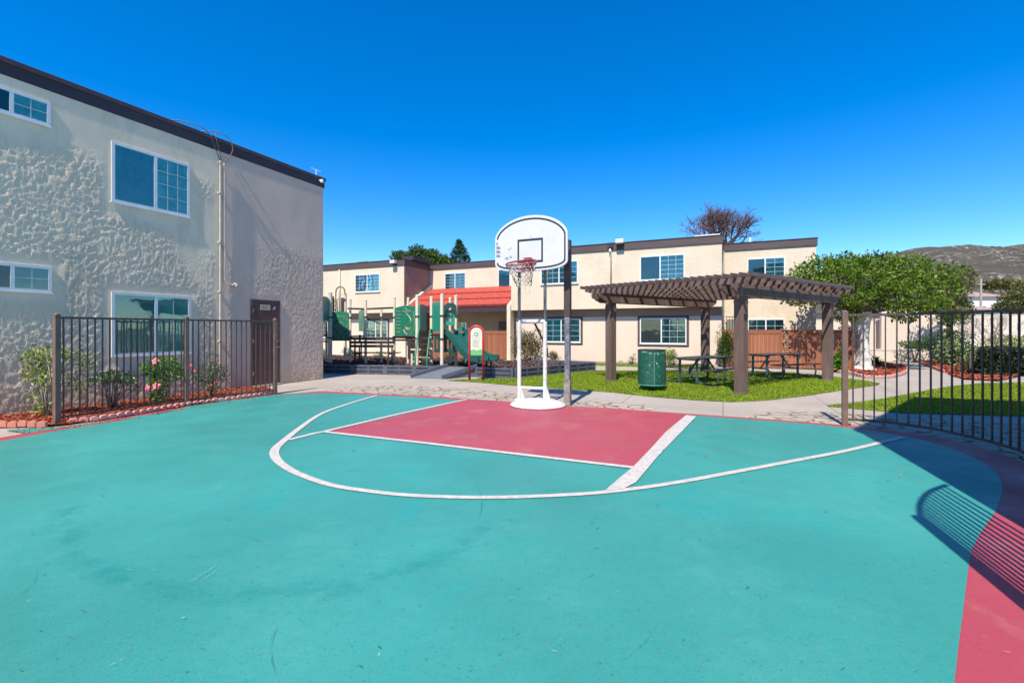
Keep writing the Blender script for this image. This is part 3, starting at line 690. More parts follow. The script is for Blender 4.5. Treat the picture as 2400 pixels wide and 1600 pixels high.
for (z, spans) in ((2.115, [(.03,.055),(.06,.075),(.08,.105),(.11,.125),(.13,.15),(.155,.175),(.18,.2),(.205,.225),(.23,.26)]), (2.06, [(.03,.06),(.065,.08),(.085,.105),(.11,.13),(.135,.16),(.2,.215),(.22,.245)])):
    for a, b in spans:
        lt.box(.026,.028,8.455+a,8.455+a+.006,z-.017,z+.017); lt.box(.026,.028,8.455+a+.0062,8.455+b-.003,z+.008,z+.015)
        if random.random() < .6: lt.box(.026,.028,8.455+b-.0028,8.455+b+.002,z-.017,z+.015)
        if random.random() < .5: lt.box(.026,.0278,8.455+a+.0062,8.455+b-.003,z-.016,z-.010)
lt.build('lettering', 'sign_dark', d, local=True)
MB().add([(.019,8.82,2.03),(.019,8.86,2.10),(.019,8.885,2.13),(.019,8.915,2.12),(.019,8.92,2.08),(.019,8.89,2.075),(.019,8.925,2.035),(.019,8.88,2.05)], [tuple(range(8))]).build('sticker', 'whitemetal', d, local=True)
# threshold
MB().box(-.01,.12,8.19,9.06,0,.03).build('threshold', 'concrete', d, local=True)
# conduit and cables over the roof edge
cp = MB(); cp.tube([(.045,7.36,.75),(.045,7.36,5.6)], .020, 8); cp.tube([(.045,7.36,.75),(.045,7.36,.55),(-.01,7.36,.52)], .016, 8)
for z in (1.2,2.4,3.6,4.8): cp.box(0,.068,7.325,7.395,z,z+.03)
cp.build('conduit', 'cream_pipe', LB, local=True, smooth='auto')
cp = MB(); cp.tube([(.045,7.46,5.6),(.045,7.46,3.55),(.05,7.48,3.3),(.045,7.46,3.1),(.045,7.46,2.75),(.055,7.52,2.62),(.06,7.66,2.60),(.06,7.74,2.66)], .020, 8)
cp.lathe([(0,0),(.045,.0),(.045,.06),(0,.08)], (.06,7.76,2.58), 10)
cp.build('conduit', 'cream_pipe', LB, local=True, smooth='auto')
cb = MB()
cb.tube(catmull([(.045,7.36,5.6),(.10,7.2,5.85),(.13,7.05,6.1),(.10,6.85,6.22),(-.1,6.5,6.25),(-.3,6.2,6.17)], 6), .011, 6)
cb.tube(catmull([(.045,7.46,5.6),(.09,7.56,5.75),(.13,7.62,5.95),(.12,7.55,6.17),(.05,7.35,6.27),(-.1,7.1,6.24),(-.3,6.95,6.17)], 6), .012, 6)
cb.tube(catmull([(.04,7.4,5.62),(.10,7.28,5.9),(.10,7.2,6.17),(-.1,7.3,6.26),(-.4,7.5,6.17)], 6), .009, 6)
cb.build('cable', 'cable', LB, local=True, smooth=True)
lm = MB(); lm.tube([(-.02,10.35,6.15),(-.02,10.35,6.33)], .012, 6); lm.tube([(-.05,10.2,6.33),(.0,10.5,6.31)], .010, 6)
lm.build('antenna', 'lampwhite', LB, local=True); lm = MB(); lm.tube([(.07,10.38,6.0),(.14,10.38,6.0)], .015, 6); lm.lathe([(0,0),(.05,0),(.06,.05),(.02,.09),(0,.09)], (.16,10.40,5.93), 10)
lm.build('bracket_lamp', 'lampwhite', LB, local=True)

# ------------------------------------------------------------------ back apartment building
BB = thing('apartment_building', 'long two-storey cream stucco building across the back with red tiled canopy and brown roof edge', 'building', P(0,20.6), ROT)
# local x = u, y = v-20.6
def bpart(mb, name, mat, **k): return mb.build(name, mat, BB, local=True, **k)
Z2, ZF, ZR = 2.43, 4.99, 5.29
bpart(MB().box(-9.4,-.046,0,9,Z2,ZF), 'wall', 'stucco')                       # main upper
bpart(MB().box(-9.3,-.06,.40,9.0,0,Z2-.001), 'wall', 'stucco_low')
bpart(MB().box(-.045,3.52,2.26,9,0,ZF), 'wall', 'stucco')                       # right block
bpart(MB().box(-15.8,-9.401,2.40,9,0,ZF), 'wall', 'stucco')                     # recess
bpart(MB().box(-30,-15.801,0,9,Z2,ZF), 'wall', 'stucco')                        # left upper
bpart(MB().box(-30,-15.9,.40,9,0,Z2-.001), 'wall', 'stucco_low')
bpart(MB().box(-15.801,-15.789,.002,2.399,0,ZF), 'side_wall', 'mauve_shade')  # thin added panel, its dark colour paints the shade on this face
# brown band under the overhang
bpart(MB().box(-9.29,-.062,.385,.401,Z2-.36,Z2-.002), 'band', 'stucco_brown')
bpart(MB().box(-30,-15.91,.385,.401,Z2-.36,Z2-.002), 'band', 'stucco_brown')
# fascias
fa = MB()
fa.box(-9.46,.0,-.05,9,ZF,ZR); bpart(fa, 'fascia', 'fascia', bevel=.008)
bpart(MB().box(.001,3.57,2.21,9,ZF,ZR-.002), 'fascia', 'fascia', bevel=.008)
bpart(MB().box(-15.74,-9.461,2.35,9,ZF,ZR-.002), 'fascia', 'fascia', bevel=.008)
bpart(MB().box(-30,-15.741,-.05,9,ZF,ZR), 'fascia', 'fascia', bevel=.008)
for (a,b,y) in ((-9.48,.02,-.07),(-30,-15.72,-.07),(-15.72,-9.49,2.33),(.021,3.59,2.19)):
    bpart(MB().box(a,b,y,9,ZR+.001,ZR+.035), 'roof_cap', 'fascia_dark')
# corner board and side strip at the right end of the main block
bpart(MB().box(-.0455,-.02,-.012,.10,Z2,ZF), 'corner_board', 'fascia')
bpart(MB().tube([(.0,2.1,.1),(.0,2.1,ZF)], .045, 8), 'downpipe', 'acgrey', smooth=True)
def bx(x, yv):  # local x of a pixel column on plane v
    r = (x-1200)/F; D = yv/(SA*r+CA); return D*(CA*r-SA)
def win_px(x0, x1, z0, z1, v, **k):
    a, b = bx(x0, v), bx(x1, v)
    return window(BB, (a, v-20.6, z0), b-a, z1-z0, 0, **k)
win_px(1268,1355,3.62,4.66,20.6, grid=(3,4), gl=(3,4), mull=.5, glassl='glass')
win_px(1500,1605,3.60,4.65,20.6, grid=(3,5), mull=.46, blindl='blind_grey', glassl='glass_clear')
win_px(1751,1840,3.56,4.60,22.86, grid=(2,5), mull=.48, blindl='blind_grey', glassl='glass_clear')
win_px(1752,1839,1.35,1.96,22.86, grid=(2,2), gl=(2,2), mull=.5, glassl='glass_clear', glass_='glass_clear')
win_px(1277,1361,.90,2.00,21.0, grid=(2,4), gl=(2,4), trim=.10, glassl='glass', glass_='glass_clear', mull=.47)
win_px(1500,1609,.88,2.00,21.0, grid=(3,4), trim=.10, mull=.47, glass_='glass_clear', blindl='blind_white')
win_px(833,891,3.62,4.63,20.6, grid=(3,5), gl=(3,5), glassl='glass')
win_px(855,909,1.02,2.0,21.0, grid=(2,4), gl=(2,4), trim=.10, glassl='glass_clear', glass_='glass_clear')
win_px(720,769,1.0,2.0,21.0, grid=(3,4), gl=(3,4), trim=.09, glassl='glass_clear')
win_px(1043,1092,3.80,4.75,23.0, grid=(2,5), gl=(2,5), sill=False, glassl='glass')
win_px(1168,1199,3.80,4.80,23.0, grid=None, mull=.9, blindl='blind_white', glassl='glass_clear', sill=False)
win_px(1066,1093,1.25,1.95,23.0, grid=(2,2), gl=(2,2))
# small louvred vent
a, b = bx(1169,23.0), bx(1190,23.0)
vn = MB(); vn.box(a,b,2.375,2.399,1.45,1.96)
for i in range(7): vn.box(a+.02,b-.02,2.36,2.374,1.49+i*.065,1.52+i*.065)
bpart(vn, 'vent', 'acgrey')
# tiled mansard canopy
mx0, mx1 = -15.62, -9.58
yb, zb, yt, zt = 0.0, 2.66, 2.34, 3.80
def msl(f): return (yb+(yt-yb)*f, zb+(zt-zb)*f)
tl = MB(); nn = Vector((0, -(zt-zb), (yt-yb))).normalized()
rows = 3
for r_ in range(rows):
    f0, f1 = r_/rows, (r_+1)/rows; nx = 26
    for i in range(nx):
        xa = mx0+(mx1-mx0)*i/nx; xb = xa+(mx1-mx0)/nx; xm = (xa+xb)/2
        (y0,z0), (y1,z1) = msl(f0-.01), msl(f1)
        base = .085; lip = .012*((i%2))
        vsx = []
        for (y,z,hh) in ((y0,z0,base+.01),(y1,z1,base-.035)):
            for (x,dh) in ((xa,0),(xm,.016+lip),(xb,0)):
                vsx.append((x, y+nn.y*(hh+dh), z+nn.z*(hh+dh)))
        vsx += [(xa,y0,z0),(xb,y0,z0)]
        tl.add(vsx, [(0,1,4,3),(1,2,5,4),(6,7,2,1,0)])
tl.add([(mx0,yb,zb),(mx1,yb,zb),(mx1,yt,zt),(mx0,yt,zt)], [(0,1,2,3)])
bpart(tl, 'tiled_roof', 'tile')
bt = MB()
for f in (0.0, 1/3, 2/3):
    y, z = msl(f); bt.bar((mx0,y+nn.y*.10,z+nn.z*.10-.004),(mx1,y+nn.y*.10,z+nn.z*.10-.004), .03, .034)
bpart(bt, 'batten', 'tilejoint')
bpart(MB().box(mx0,mx1,.0,.06,2.38,2.655), 'fascia', 'fascia_dark')
bpart(MB().box(mx0,mx1,.061,2.399,2.56,2.60), 'soffit', 'stucco_low')
bpart(MB().box(mx0+.0,mx1-.0,2.33,2.399,3.80,3.86), 'flashing', 'tilejoint')
def fin(x0, x1, full):
    m = MB(); poly = [(-.12,2.30),(.10,2.30),(2.35,3.95),(2.35,4.12)] if not full else [(-.12,0),(.30,0),(.30,2.45),(2.39,3.92),(2.39,4.14),(-.12,2.66)]
    n = len(poly); vsx = [(x0,p[0],p[1]) for p in poly]+[(x1,p[0],p[1]) for p in poly]
    m.add(vsx, [tuple(range(n))[::-1], tuple(range(n,2*n))]+[(i,(i+1)%n,(i+1)%n+n,i+n) for i in range(n)]); return m
bpart(fin(-15.79,-15.62,True), 'side_wall', 'stucco')
bpart(fin(-9.58,-9.39,True), 'side_wall', 'stucco')
# downpipes
bpart(MB().tube([(bx(797,20.6),-.05,Z2+.02),(bx(797,20.6),-.05,ZF)], .045, 8), 'downpipe', 'cream_pipe', smooth=True)
bpart(MB().tube([(bx(1432.5,20.6),-.05,Z2+.8),(bx(1432.5,20.6),-.05,ZF-.15),(bx(1432.5,20.6),-.09,ZF-.02)], .035, 8), 'downpipe', 'cream_pipe', smooth=True)
# roof kit
ac = MB().box(-19.9,-19.2,.9,1.6,ZR+.035,ZR+.25).build('air_conditioner', 'acgrey', BB, local=True)
g_ = MB()
for i in range(9): g_.box(-19.88+i*.075,-19.85+i*.075,.885,.899,ZR+.06,ZR+.23)
g_.build('grille', 'deck', ac, local=True)
bpart(MB().box(-16.25,-15.5,.4,2.0,ZR+.036,ZR+.26), 'roof_box', 'fascia_dark')
bpart(MB().box(-1.1,-.12,.5,1.4,ZR+.036,ZR+.18), 'roof_box', 'lampwhite')
bpart(MB().tube([(1.1,2.9,ZR),(1.1,2.9,ZR+.33)], .05, 8), 'vent_pipe', 'lampwhite')
def flood(x, y, z, s=1):
    m = MB(); m.box(x-.17*s,x+.17*s,y-.26,y-.02,z-.02,z+.15); fl = m.build('floodlight', 'lampwhite', BB, local=True, bevel=.01)
    m = MB(); m.box(x-.15*s,x+.15*s,y-.24,y-.05,z-.09,z-.021); m.box(x-.02,x+.02,y-.05,y+.02,z-.12,z-.02); m.build('lens', 'fascia_dark', fl, local=True)
flood(bx(1455,20.6), -.05, 5.28); flood(bx(927,20.6), -.05, 5.12, .9)
bpart(MB().box(bx(1425,20.6),bx(1438,20.6),-.14,-.051,5.1,5.33), 'junction_box', 'deck', bevel=.01)
bpart(MB().tube([(bx(1431,20.6),-.10,5.05),(bx(1431,20.6),-.12,4.93)], .05, 8), 'sensor', 'lampwhite')
# meter cage between blocks
mc = MB(); mc.box(.15,.95,2.1,2.25,1.35,1.95)
bpart(mc, 'meter_box', 'acgrey')
ga = MB()
for i in range(8): ga.box(.13+i*.115,.15+i*.115,2.05,2.07,1.25,2.05)
ga.box(.1,1.0,2.04,2.08,2.05,2.08); ga.box(.1,1.0,2.04,2.08,1.22,1.25)
bpart(ga, 'grate', 'deck')

# ------------------------------------------------------------------ wood fences
def board_fence(name, label, a, b, h, gate=None, post=True):
    a, b = Vector(a), Vector(b); L_ = (b-a).length; ang = math.atan2(b.y-a.y, b.x-a.x)
    t = thing(name, label, 'fence', (a.x, a.y, 0), ang); n = int(L_/.14); m = MB()
    for i in range(n):
        x0 = L_*i/n+.003; x1 = L_*(i+1)/n-.003; j = random.uniform(-.004,.004)
        m.box(x0, x1, -.012+j, .008+j, .03, h-.07)
    m.build('board', 'cedar', t, local=True)
    m = MB(); m.box(0, L_, -.03, .03, h-.07, h-.03); m.box(0, L_, -.028, -.013, h-.17, h-.072); m.build('top_rail', 'cedar', t, local=True)
    for x in ([0, gate, L_] if gate else [0, L_]): MB().box(x-.045, x+.045, -.05, .05, 0, h+.01).build('post', 'cedar', t, local=True)
    return t
board_fence('wood_fence', 'short cedar board fence under the red tiled canopy behind the slide', P(-14.2,20.75), P(-9.62,20.75), 1.46)
board_fence('wood_fence', 'long cedar board fence behind the picnic tables on the right', P(.0,20.6), P(4.3,20.6), 1.52, gate=2.05)
vn = thing('dried_vine', 'thin dried vine strand hanging down the middle of the long cedar fence', 'vine', P(2.15,20.53), 0)
m = MB(); pts = [(random.uniform(-.03,.03), 0, 1.55-i*.12) for i in range(12)]
m.tube(catmull(pts,3), .008, 5); m.build('stem', 'stem', vn, local=True)
c = np.array([(random.uniform(-.07,.07), random.uniform(-.05,0), random.uniform(.3,1.6)) for _ in range(110)])
np_mesh('foliage', leaf_verts(c, .06, .6), 4, island_mat('dry_leaf', [(.4,.3,.2),(.6,.52,.42)], .8, .2), vn)

# ------------------------------------------------------------------ metal fences
def picket_fence(name, label, path, h, spacing, posts, zb=.09, post_top=None, bulge=.018):
    """path: list of ground points; posts: indices into control points"""
    ctrl = path; pts = catmull([(p[0],p[1],0) for p in path], 12)
    o0 = Vector((ctrl[0][0], ctrl[0][1], 0)); t = thing(name, label, 'fence', o0)
    for z, hh in ((h-.03, .035), (zb, .03)):
        m = MB(); k = 0
        for i, p in enumerate(pts):
            a = pts[max(i-1,0)]; b = pts[min(i+1,len(pts)-1)]; dd = Vector((b[0]-a[0], b[1]-a[1])).normalized()
            nx, ny = -dd.y*.017, dd.x*.017
            m.v += [(p[0]-nx,p[1]-ny,z),(p[0]+nx,p[1]+ny,z),(p[0]+nx,p[1]+ny,z+hh),(p[0]-nx,p[1]-ny,z+hh)]
        for i in range(len(pts)-1):
            q = k+4*i
            for j in range(4): m.f.append((q+j,q+(j+1)%4,q+4+(j+1)%4,q+4+j))
        m.f.append((k,k+1,k+2,k+3)); q = k+4*(len(pts)-1); m.f.append((q+3,q+2,q+1,q))
        m.build('rail', 'fence_brown', t)
    for i in posts:
        p = ctrl[i]; a = ctrl[max(i-1,0)]; b = ctrl[min(i+1,len(ctrl)-1)]; ang = math.atan2(b[1]-a[1], b[0]-a[0])
        q = MB(); q.cbox((p[0],p[1],0), .075, .075, h+.03, ang); q.lathe([(.045,0),(.045,.012),(.02,.03),(0,.033)], (p[0],p[1],h+.03), 8)
        q.build('post', 'post_brown', t, bevel=.004)
    # pickets share one mesh
    d = 0; proto = None; nxt = spacing*.8
    for i in range(len(pts)-1):
        a, b = Vector(pts[i]), Vector(pts[i+1]); ln = (b-a).length
        while d+ln >= nxt:
            p = a.lerp(b, (nxt-d)/ln); nxt += spacing
            if any((Vector((ctrl[j][0],ctrl[j][1],0))-p).length < .055 for j in posts): continue
            ang = math.atan2(b.y-a.y, b.x-a.x)
            if proto is None:
                proto = MB().cbox((0,0,0), bulge, bulge, h-zb-.03, 0).build('picket', 'fence_brown', t, local=True); o = proto
            else: o = proto.copy(); col.objects.link(o); o.parent = t
            o.location = (p.x-o0.x, p.y-o0.y, zb+.015); o.rotation_euler = (0,0,ang)
        d += ln
    return t
picket_fence('metal_fence', 'low brown metal picket fence in front of the flower bed by the near building',
    [G(133,995)[:2], (-6.86,8.25), G(437,949.5)[:2], (-6.02,9.98), G(644.5,923)[:2]], 1.70, .108, [0,2,4])
fr_ctrl = [G(1980,996)[:2], (5.62,7.12), (5.93,6.72), (6.03,6.1), (5.95,5.55), (5.83,5.20), (5.75,4.98)]
picket_fence('metal_fence', 'curved brown metal picket fence at the right edge of the court', fr_ctrl, 1.74, .135, [0], zb=.08, bulge=.018)
picket_fence('metal_fence', 'brown metal picket fence joining the building at the court side out to the right',
    [(3.52,2.66), (3.17,2.46), (2.83,2.17), (2.55,1.85)], 2.70, .088, [3], zb=.10)

# building whose shadow lies over the right of the court (stands just outside the photo)
def wall_poly(x0,y0,a,l): return (x0+l*math.sin(R(a)), y0+l*math.cos(R(a)))
q0 = (3.55,2.67); q1 = wall_poly(*q0, 49, 4.9); q2 = wall_poly(*q1, 108, 7.5)
fb = [q0, q1, q2, (q2[0]-2, q2[1]-9), (4.4,-4.5)]
RB = thing('apartment_building', 'cream stucco building with brown roof edge beyond the right side of the court', 'building', (q0[0],q0[1],0))
MB().prism(fb, 0, 6.0).build('wall', 'stucco', RB)
cx_, cy_ = sum(p[0] for p in fb)/5, sum(p[1] for p in fb)/5
MB().prism([(p[0]+(p[0]-cx_)*.006, p[1]+(p[1]-cy_)*.006) for p in fb], 6.001, 6.33).build('fascia', 'fascia', RB)
an = math.atan2(q1[1]-q0[1], q1[0]-q0[0])
window(RB, (q0[0]+.9*math.cos(an)-q0[0]+.022*-math.sin(an), q0[1]+.9*math.sin(an)-q0[1]+.022*math.cos(an), 3.3), 1.4, 1.1, an, grid=(2,3))
for ch in RB.children:
    if ch.name.startswith('window'):  # faces +normal side
        ch.rotation_euler = (0,0,an+math.pi); ch.location = (2.6*math.cos(an)-.022*math.sin(an), 2.6*math.sin(an)+.022*math.cos(an), 3.3)

# ------------------------------------------------------------------ basketball hoop
bc = Vector(P(-3.46, 8.5)); base_c = Vector((.51, 9.17, 0))
H = thing('basketball_hoop', 'white portable basketball hoop with fan shaped backboard and torn net', 'basketball hoop', base_c, ROT)
def hl(u, v, z): return (u, v, z)
RM = Matrix.Rotation(-ROT, 3, 'Z')
def tol(p): return RM @ (Vector(p)-base_c)     # world -> hoop local
o_ = tol((bc.x, bc.y, 0)); bu, bv = o_.x, o_.y
bs_ = MB().lathe([(.54,0),(.55,.015),(.53,.035),(.42,.08),(.28,.108),(.10,.12),(0,.12)], (0,0,.012), 48)
bs_.build('base', 'whitemetal', H, local=True, smooth='auto')
pl_, pr_ = tol(G(1217,945.7)), tol(G(1277.5,949))
for q in (pl_, pr_):
    m = MB(); m.tube([(q.x,q.y,.08),(q.x,q.y,1.66)], .042, 14); pp = m.build('pole', 'whitemetal', H, local=True, smooth='auto')
    m = MB(); m.tube([(q.x,q.y,1.66),(q.x,q.y,3.05)], .031, 12); m.build('upper_pole', 'grey_steel', H, local=True, smooth='auto')
    m = MB(); m.add([(q.x+.042,q.y-.02,.10),(q.x+.12,q.y-.02,.10),(q.x+.042,q.y-.02,.36),(q.x+.042,q.y+.02,.10),(q.x+.12,q.y+.02,.10),(q.x+.042,q.y+.02,.36)], [(0,1,2),(5,4,3),(0,3,4,1),(1,4,5,2),(2,5,3,0)])
    m.cbox((q.x,q.y,.06), .13, .13, .05); m.build('gusset', 'whitemetal', H, local=True)
for z, r_ in ((.33,.030),(1.66,.042)):
    MB().tube([(pl_.x,pl_.y,z),(pr_.x,pr_.y,z)], r_, 12).build('crossbar', 'whitemetal', H, local=True, smooth='auto')
MB().tube([((pl_.x+pr_.x)/2+.02,(pl_.y+pr_.y)/2+.05,1.66),(pr_.x-.02,pr_.y+.16,1.12),(pr_.x-.01,pr_.y+.16,.95)], .022, 8).build('lift_handle', 'deck', H, local=True, smooth='auto')
MB().tube([(pr_.x,pr_.y+.03,1.5),(pr_.x-.02,pr_.y+.12,1.45),(pr_.x-.02,pr_.y+.15,.98)], .014, 8).build('lift_rod', 'deck', H, local=True, smooth='auto')
# board outline in (x,z)
def outline(hw, zs0, zs1, zt_, zb_, n=22):
    pts = []
    for i in range(n+1):
        t = math.pi*i/n; e = .97; cx = math.copysign(abs(math.cos(t))**e, math.cos(t)); pts.append((bu+hw*cx, zs1+(zt_-zs1)*math.sin(t)**1.22))
    for i in range(n+1):
        t = math.pi*i/n; e = .62; cx = -math.copysign(abs(math.cos(t))**e, math.cos(t)); pts.append((bu+hw*cx, zs0-(zs0-zb_)*math.sin(t)**.9))
    return pts
ol = outline(.77, 2.83, 3.34, 3.745, 2.65)
o2 = outline(.77-.04, 2.845, 3.325, 3.695, 2.69); o3 = outline(.77-.070, 2.855, 3.315, 3.662, 2.722)
bb = MB().slab(ol, bv-.02, bv+.025).build('backboard', 'board', H, local=True, bevel=.006)
mk = MB(); n_ = len(o2)
ends = []
for i in range(n_):
    j = (i+1)%n_; a, b = o2[i], o2[j]
    if a[0] < bu-.70 and b[0] < bu-.70 and 2.93 < (a[1]+b[1])/2 < 3.30: continue
    mk.add([(o2[i][0],bv-.0235,o2[i][1]),(o2[j][0],bv-.0235,o2[j][1]),(o3[j][0],bv-.0235,o3[j][1]),(o3[i][0],bv-.0235,o3[i][1])], [(0,1,2,3)])
cu = bu-.02
mk.ring(rect(cu-.25,cu+.29,2.815,3.285), rect(cu-.215,cu+.255,2.855,3.245), bv-.0245, bv-.021)
mk.build('border_line', 'black', bb, local=True)
mk = MB()
for i in range(4):
    z = 2.99+i*.083; x = bu-.735
    mk.box(x,x+.022,bv-.024,bv-.0205,z-.028,z+.028)
    if i < 3: mk.slab([(x+.04,z-.03),(x+.065,z-.025),(x+.055,z+.03),(x+.035,z+.022)], bv-.024, bv-.0205); mk.slab([(x+.07,z-.012),(x+.085,z-.03),(x+.09,z-.02),(x+.072,z+.02)], bv-.024, bv-.0205)
mk.build('side_marks', 'bluemark', bb, local=True)
mk = MB()
for (x,z,r1) in ((-.50,2.93,.055),(-.42,2.95,.04),(-.45,3.11,.03),(-.40,3.13,.02),(.02,3.33,.022)):
    pts = [(bu+x+r1*random.uniform(.4,1.1)*math.cos(t*.785), z+r1*random.uniform(.4,1.1)*math.sin(t*.785)) for t in range(8)]
    mk.slab(pts, bv-.0228, bv-.0205)
mk.build('smudge', 'smudge', bb, local=True)
br = MB()
for q in (pl_, pr_):
    br.box(q.x-.03,q.x+.03,bv+.025,q.y,2.78,2.86); br.box(q.x-.03,q.x+.03,bv+.025,q.y,3.0,3.06)
br.build('bracket', 'grey_steel', H, local=True)
# rim, dipping forward
rc = Vector((bu-.02, bv-.42, 2.76)); tilt = R(17); rr_ = .29
def rimpt(t, r=rr_, dz=0):
    x, y = r*math.cos(t), r*math.sin(t)     # y negative = toward camera
    return (rc.x+x, rc.y+y*math.cos(tilt), rc.z+dz+y*math.sin(tilt)+.005)
m = MB(); m.tube([rimpt(2*math.pi*i/40) for i in range(41)], .016, 8, False); rim = m.build('rim', 'rim', H, local=True, smooth=True)
m = MB(); m.tube([rimpt(2*math.pi*i/40, rr_-.01, -.035) for i in range(41)], .006, 6, False)
m.box(rc.x-.07,rc.x+.07,bv-.14,bv-.021,2.80,2.90)
for sgn in (-1,1): m.tube([rimpt(R(90-sgn*40)), (rc.x+sgn*.06, bv-.06, 2.84)], .010, 6)
m.build('rim_bracket', 'rim', rim, local=True)
net, netd, netr = MB(), MB(), MB(); nS, nL = 12, 7
def npt(i, l):
    f = l/nL; t = 2*math.pi*(i+(l%2)*.5)/nS; r = rr_*(1-.52*f**.7)
    p = rimpt(t, r, -.03-.42*f); lean = .05*f
    return (p[0]+lean+.012*math.sin(i*2.3+l), p[1]+.012*math.cos(i*1.7+l), p[2]+(.12*f*math.sin(tilt)*-math.sin(t)))
for l in range(nL):
    for i in range(nS):
        if l == nL-1 and i in (2,3,7): continue
        for dlt in ((0,0) if False else (0,-1) if l%2 == 0 else (0,1)):
            a, b = npt(i,l), npt((i+dlt)%nS,l+1)
            tgt = netr if (l < 2 and i in (9,10,11)) else netd if (random.random() < .28) else net
            tgt.tube([a,b], .0055, 5)
for k_ in range(5):
    t = R(-60+k_*13); a = rimpt(t); netr.tube([a, (a[0]-.05,a[1]+.02,a[2]-.17)], .008, 5)
e = npt(10,nL); net.tube(catmull([e,(e[0]-.02,e[1],e[2]-.09),(e[0]+.03,e[1],e[2]-.16),(e[0]+.08,e[1],e[2]-.10),(e[0]+.06,e[1],e[2]+.05)],5), .005, 5)
nn_ = net.build('net', 'net', H, local=True); netd.build('dark_cord', 'netdark', nn_, local=True); netr.build('red_cord', 'netred', nn_, local=True)

# wood-brown pole behind the hoop
wp = thing('steel_pole', 'tall brown and grey square pole standing just right of the white hoop', 'pole', G(1330.5,949), ROT)
MB().cbox((0,0,0), .125,.125,.50).build('sleeve', 'pole_raw', wp, local=True, bevel=.008)
MB().cbox((0,0,.501), .105,.105,1.25).build('lower_section', 'pole_blue', wp, local=True, bevel=.01)
MB().cbox((0,0,1.752), .125,.125,1.52).build('upper_section', 'pole_brown', wp, local=True, bevel=.006)

# ------------------------------------------------------------------ pergola
PL, PF, PR = Vector((2.88,13.56,0)), Vector((5.33,10.83,0)), Vector((9.25,13.63,0)); PBk = PL+(PR-PF)
e2 = (PR-PF).normalized(); e1 = (PF-PL).normalized(); up = Vector((0,0,1))
PG = thing('pergola', 'dark brown wooden pergola with slatted top over the picnic tables', 'pergola', PF)
rz2 = math.atan2(e2.y, e2.x)
for p in (PL,PF,PR,PBk):
    m = MB(); m.cbox((p.x,p.y,0), .225,.225,2.30, rz2); m.cbox((p.x,p.y,.0), .25,.25,.05, rz2); m.cbox((p.x,p.y,2.12), .25,.25,.03, rz2); m.build('post', 'pergola', PG, bevel=.012)
n2 = e2.cross(up)
def scroll_beam(a, b, w, z0, z1):
    """beam from a to b with scrolled ends cut from below"""
    m = MB(); ln = (b-a).length; d = (b-a).normalized(); s = d.cross(up)*w/2; H_ = z1-z0
    prof = [(0,z1),(0,z0+H_*.62),(.05,z0+H_*.45),(.12,z0+H_*.40),(.17,z0+H_*.22),(.26,z0+H_*.14),(.34,z0)]
    poly = prof+[(ln-x,z) for x,z in prof[::-1]]
    n = len(poly); vsx = [a+d*x-s+up*z for x,z in poly]+[a+d*x+s+up*z for x,z in poly]
    m.add(vsx, [tuple(range(n)), tuple(range(n,2*n))[::-1]]+[(i,i+n,(i+1)%n+n,(i+1)%n) for i in range(n)]); return m
for (a,b) in ((PL,PBk),(PF,PR)):
    for sgn in (-1,1):
        off = n2*.142*sgn
        scroll_beam(a-e2*.62+off, b+e2*.42+off, .055, 2.27, 2.53).build('beam', 'pergola', PG)
    for sgn in (0,):
        pass
nR = 9
for i in range(nR):
    s0 = PL+e2*(-.42+i*((PR-PF).length+.84)/(nR-1))
    a = s0-e1*.55; b = s0+e1*((PF-PL).length+.50)
    scroll_beam(a, b, .05, 2.532, 2.668).build('rafter', 'pergola', PG)
nS_ = 26; Lf = (PF-PL).length+1.0
for i in range(nS_):
    s0 = PL-e1*.5+e1*(Lf*i/(nS_-1))
    m = MB(); m.bar(s0-e2*.68+up*2.715, s0+e2*((PR-PF).length+.38)+up*2.715, .034, .085); m.build('slat', 'pergola_slat', PG)
for p in (PL,PBk,PR,PF):
    for sg in (-1,1):
        if p in (PL,PBk) and sg < 0: continue
        if p in (PF,PR) and sg > 0: continue
    m = MB()
    sd = e1 if p in (PL,PBk) else -e1
    m.bar(p+sd*.13+up*1.95, p+sd*.50+up*2.50, .07,.07)

# ------------------------------------------------------------------ trash can
tc = Vector(G(1527.5, 914)); T = thing('trash_can', 'round dark green metal trash can on a short stand at the lawn', 'trash can', tc)
rad = .335
m = MB()
for i in range(8):   # eight slightly flattened panels
    pass
m.lathe([(rad*.96,.135),(rad,.14),(rad,.975),(rad*.985,.98),(rad*.985,.16)], (tc.x,tc.y,0), 40); m.build('body', 'can', T, smooth='auto')
m = MB(); m.lathe([(rad*.98,.975),(rad*1.02,.985),(rad*1.02,1.0),(rad*.93,1.01),(rad*.90,.97),(.88*rad,.6),(0,.6)], (tc.x,tc.y,0), 40); m.build('rim', 'can_dark', T, smooth='auto')
m = MB(); m.lathe([(0,.13),(rad*.9,.135),(rad*1.01,.14),(rad*1.01,.165)], (tc.x,tc.y,0), 40); m.build('bottom_band', 'sign_teal', T, smooth='auto')
m = MB(); m.lathe([(0,0),(.16,0),(.16,.02),(.07,.04),(.07,.135)], (tc.x,tc.y,0), 20); m.build('stand', 'can_dark', T, smooth='auto')
m = MB()
for i in range(26):
    z = .17+i*.03; a = R(-97); m.box(tc.x+rad*math.cos(a)-.006, tc.x+rad*math.cos(a)+.006, tc.y+rad*math.sin(a)-.004, tc.y+rad*math.sin(a)+.003, z, z+.016)
for i in range(40):
    a = R(random.uniform(-150,-30)); z = .93+random.uniform(-.02,.02)-.02*math.sin(a*3); ln = random.uniform(.01,.03)
    px_, py_ = tc.x+(rad+.001)*math.cos(a), tc.y+(rad+.001)*math.sin(a); m.cbox((px_,py_,z), ln,.003,.012, a+math.pi/2)
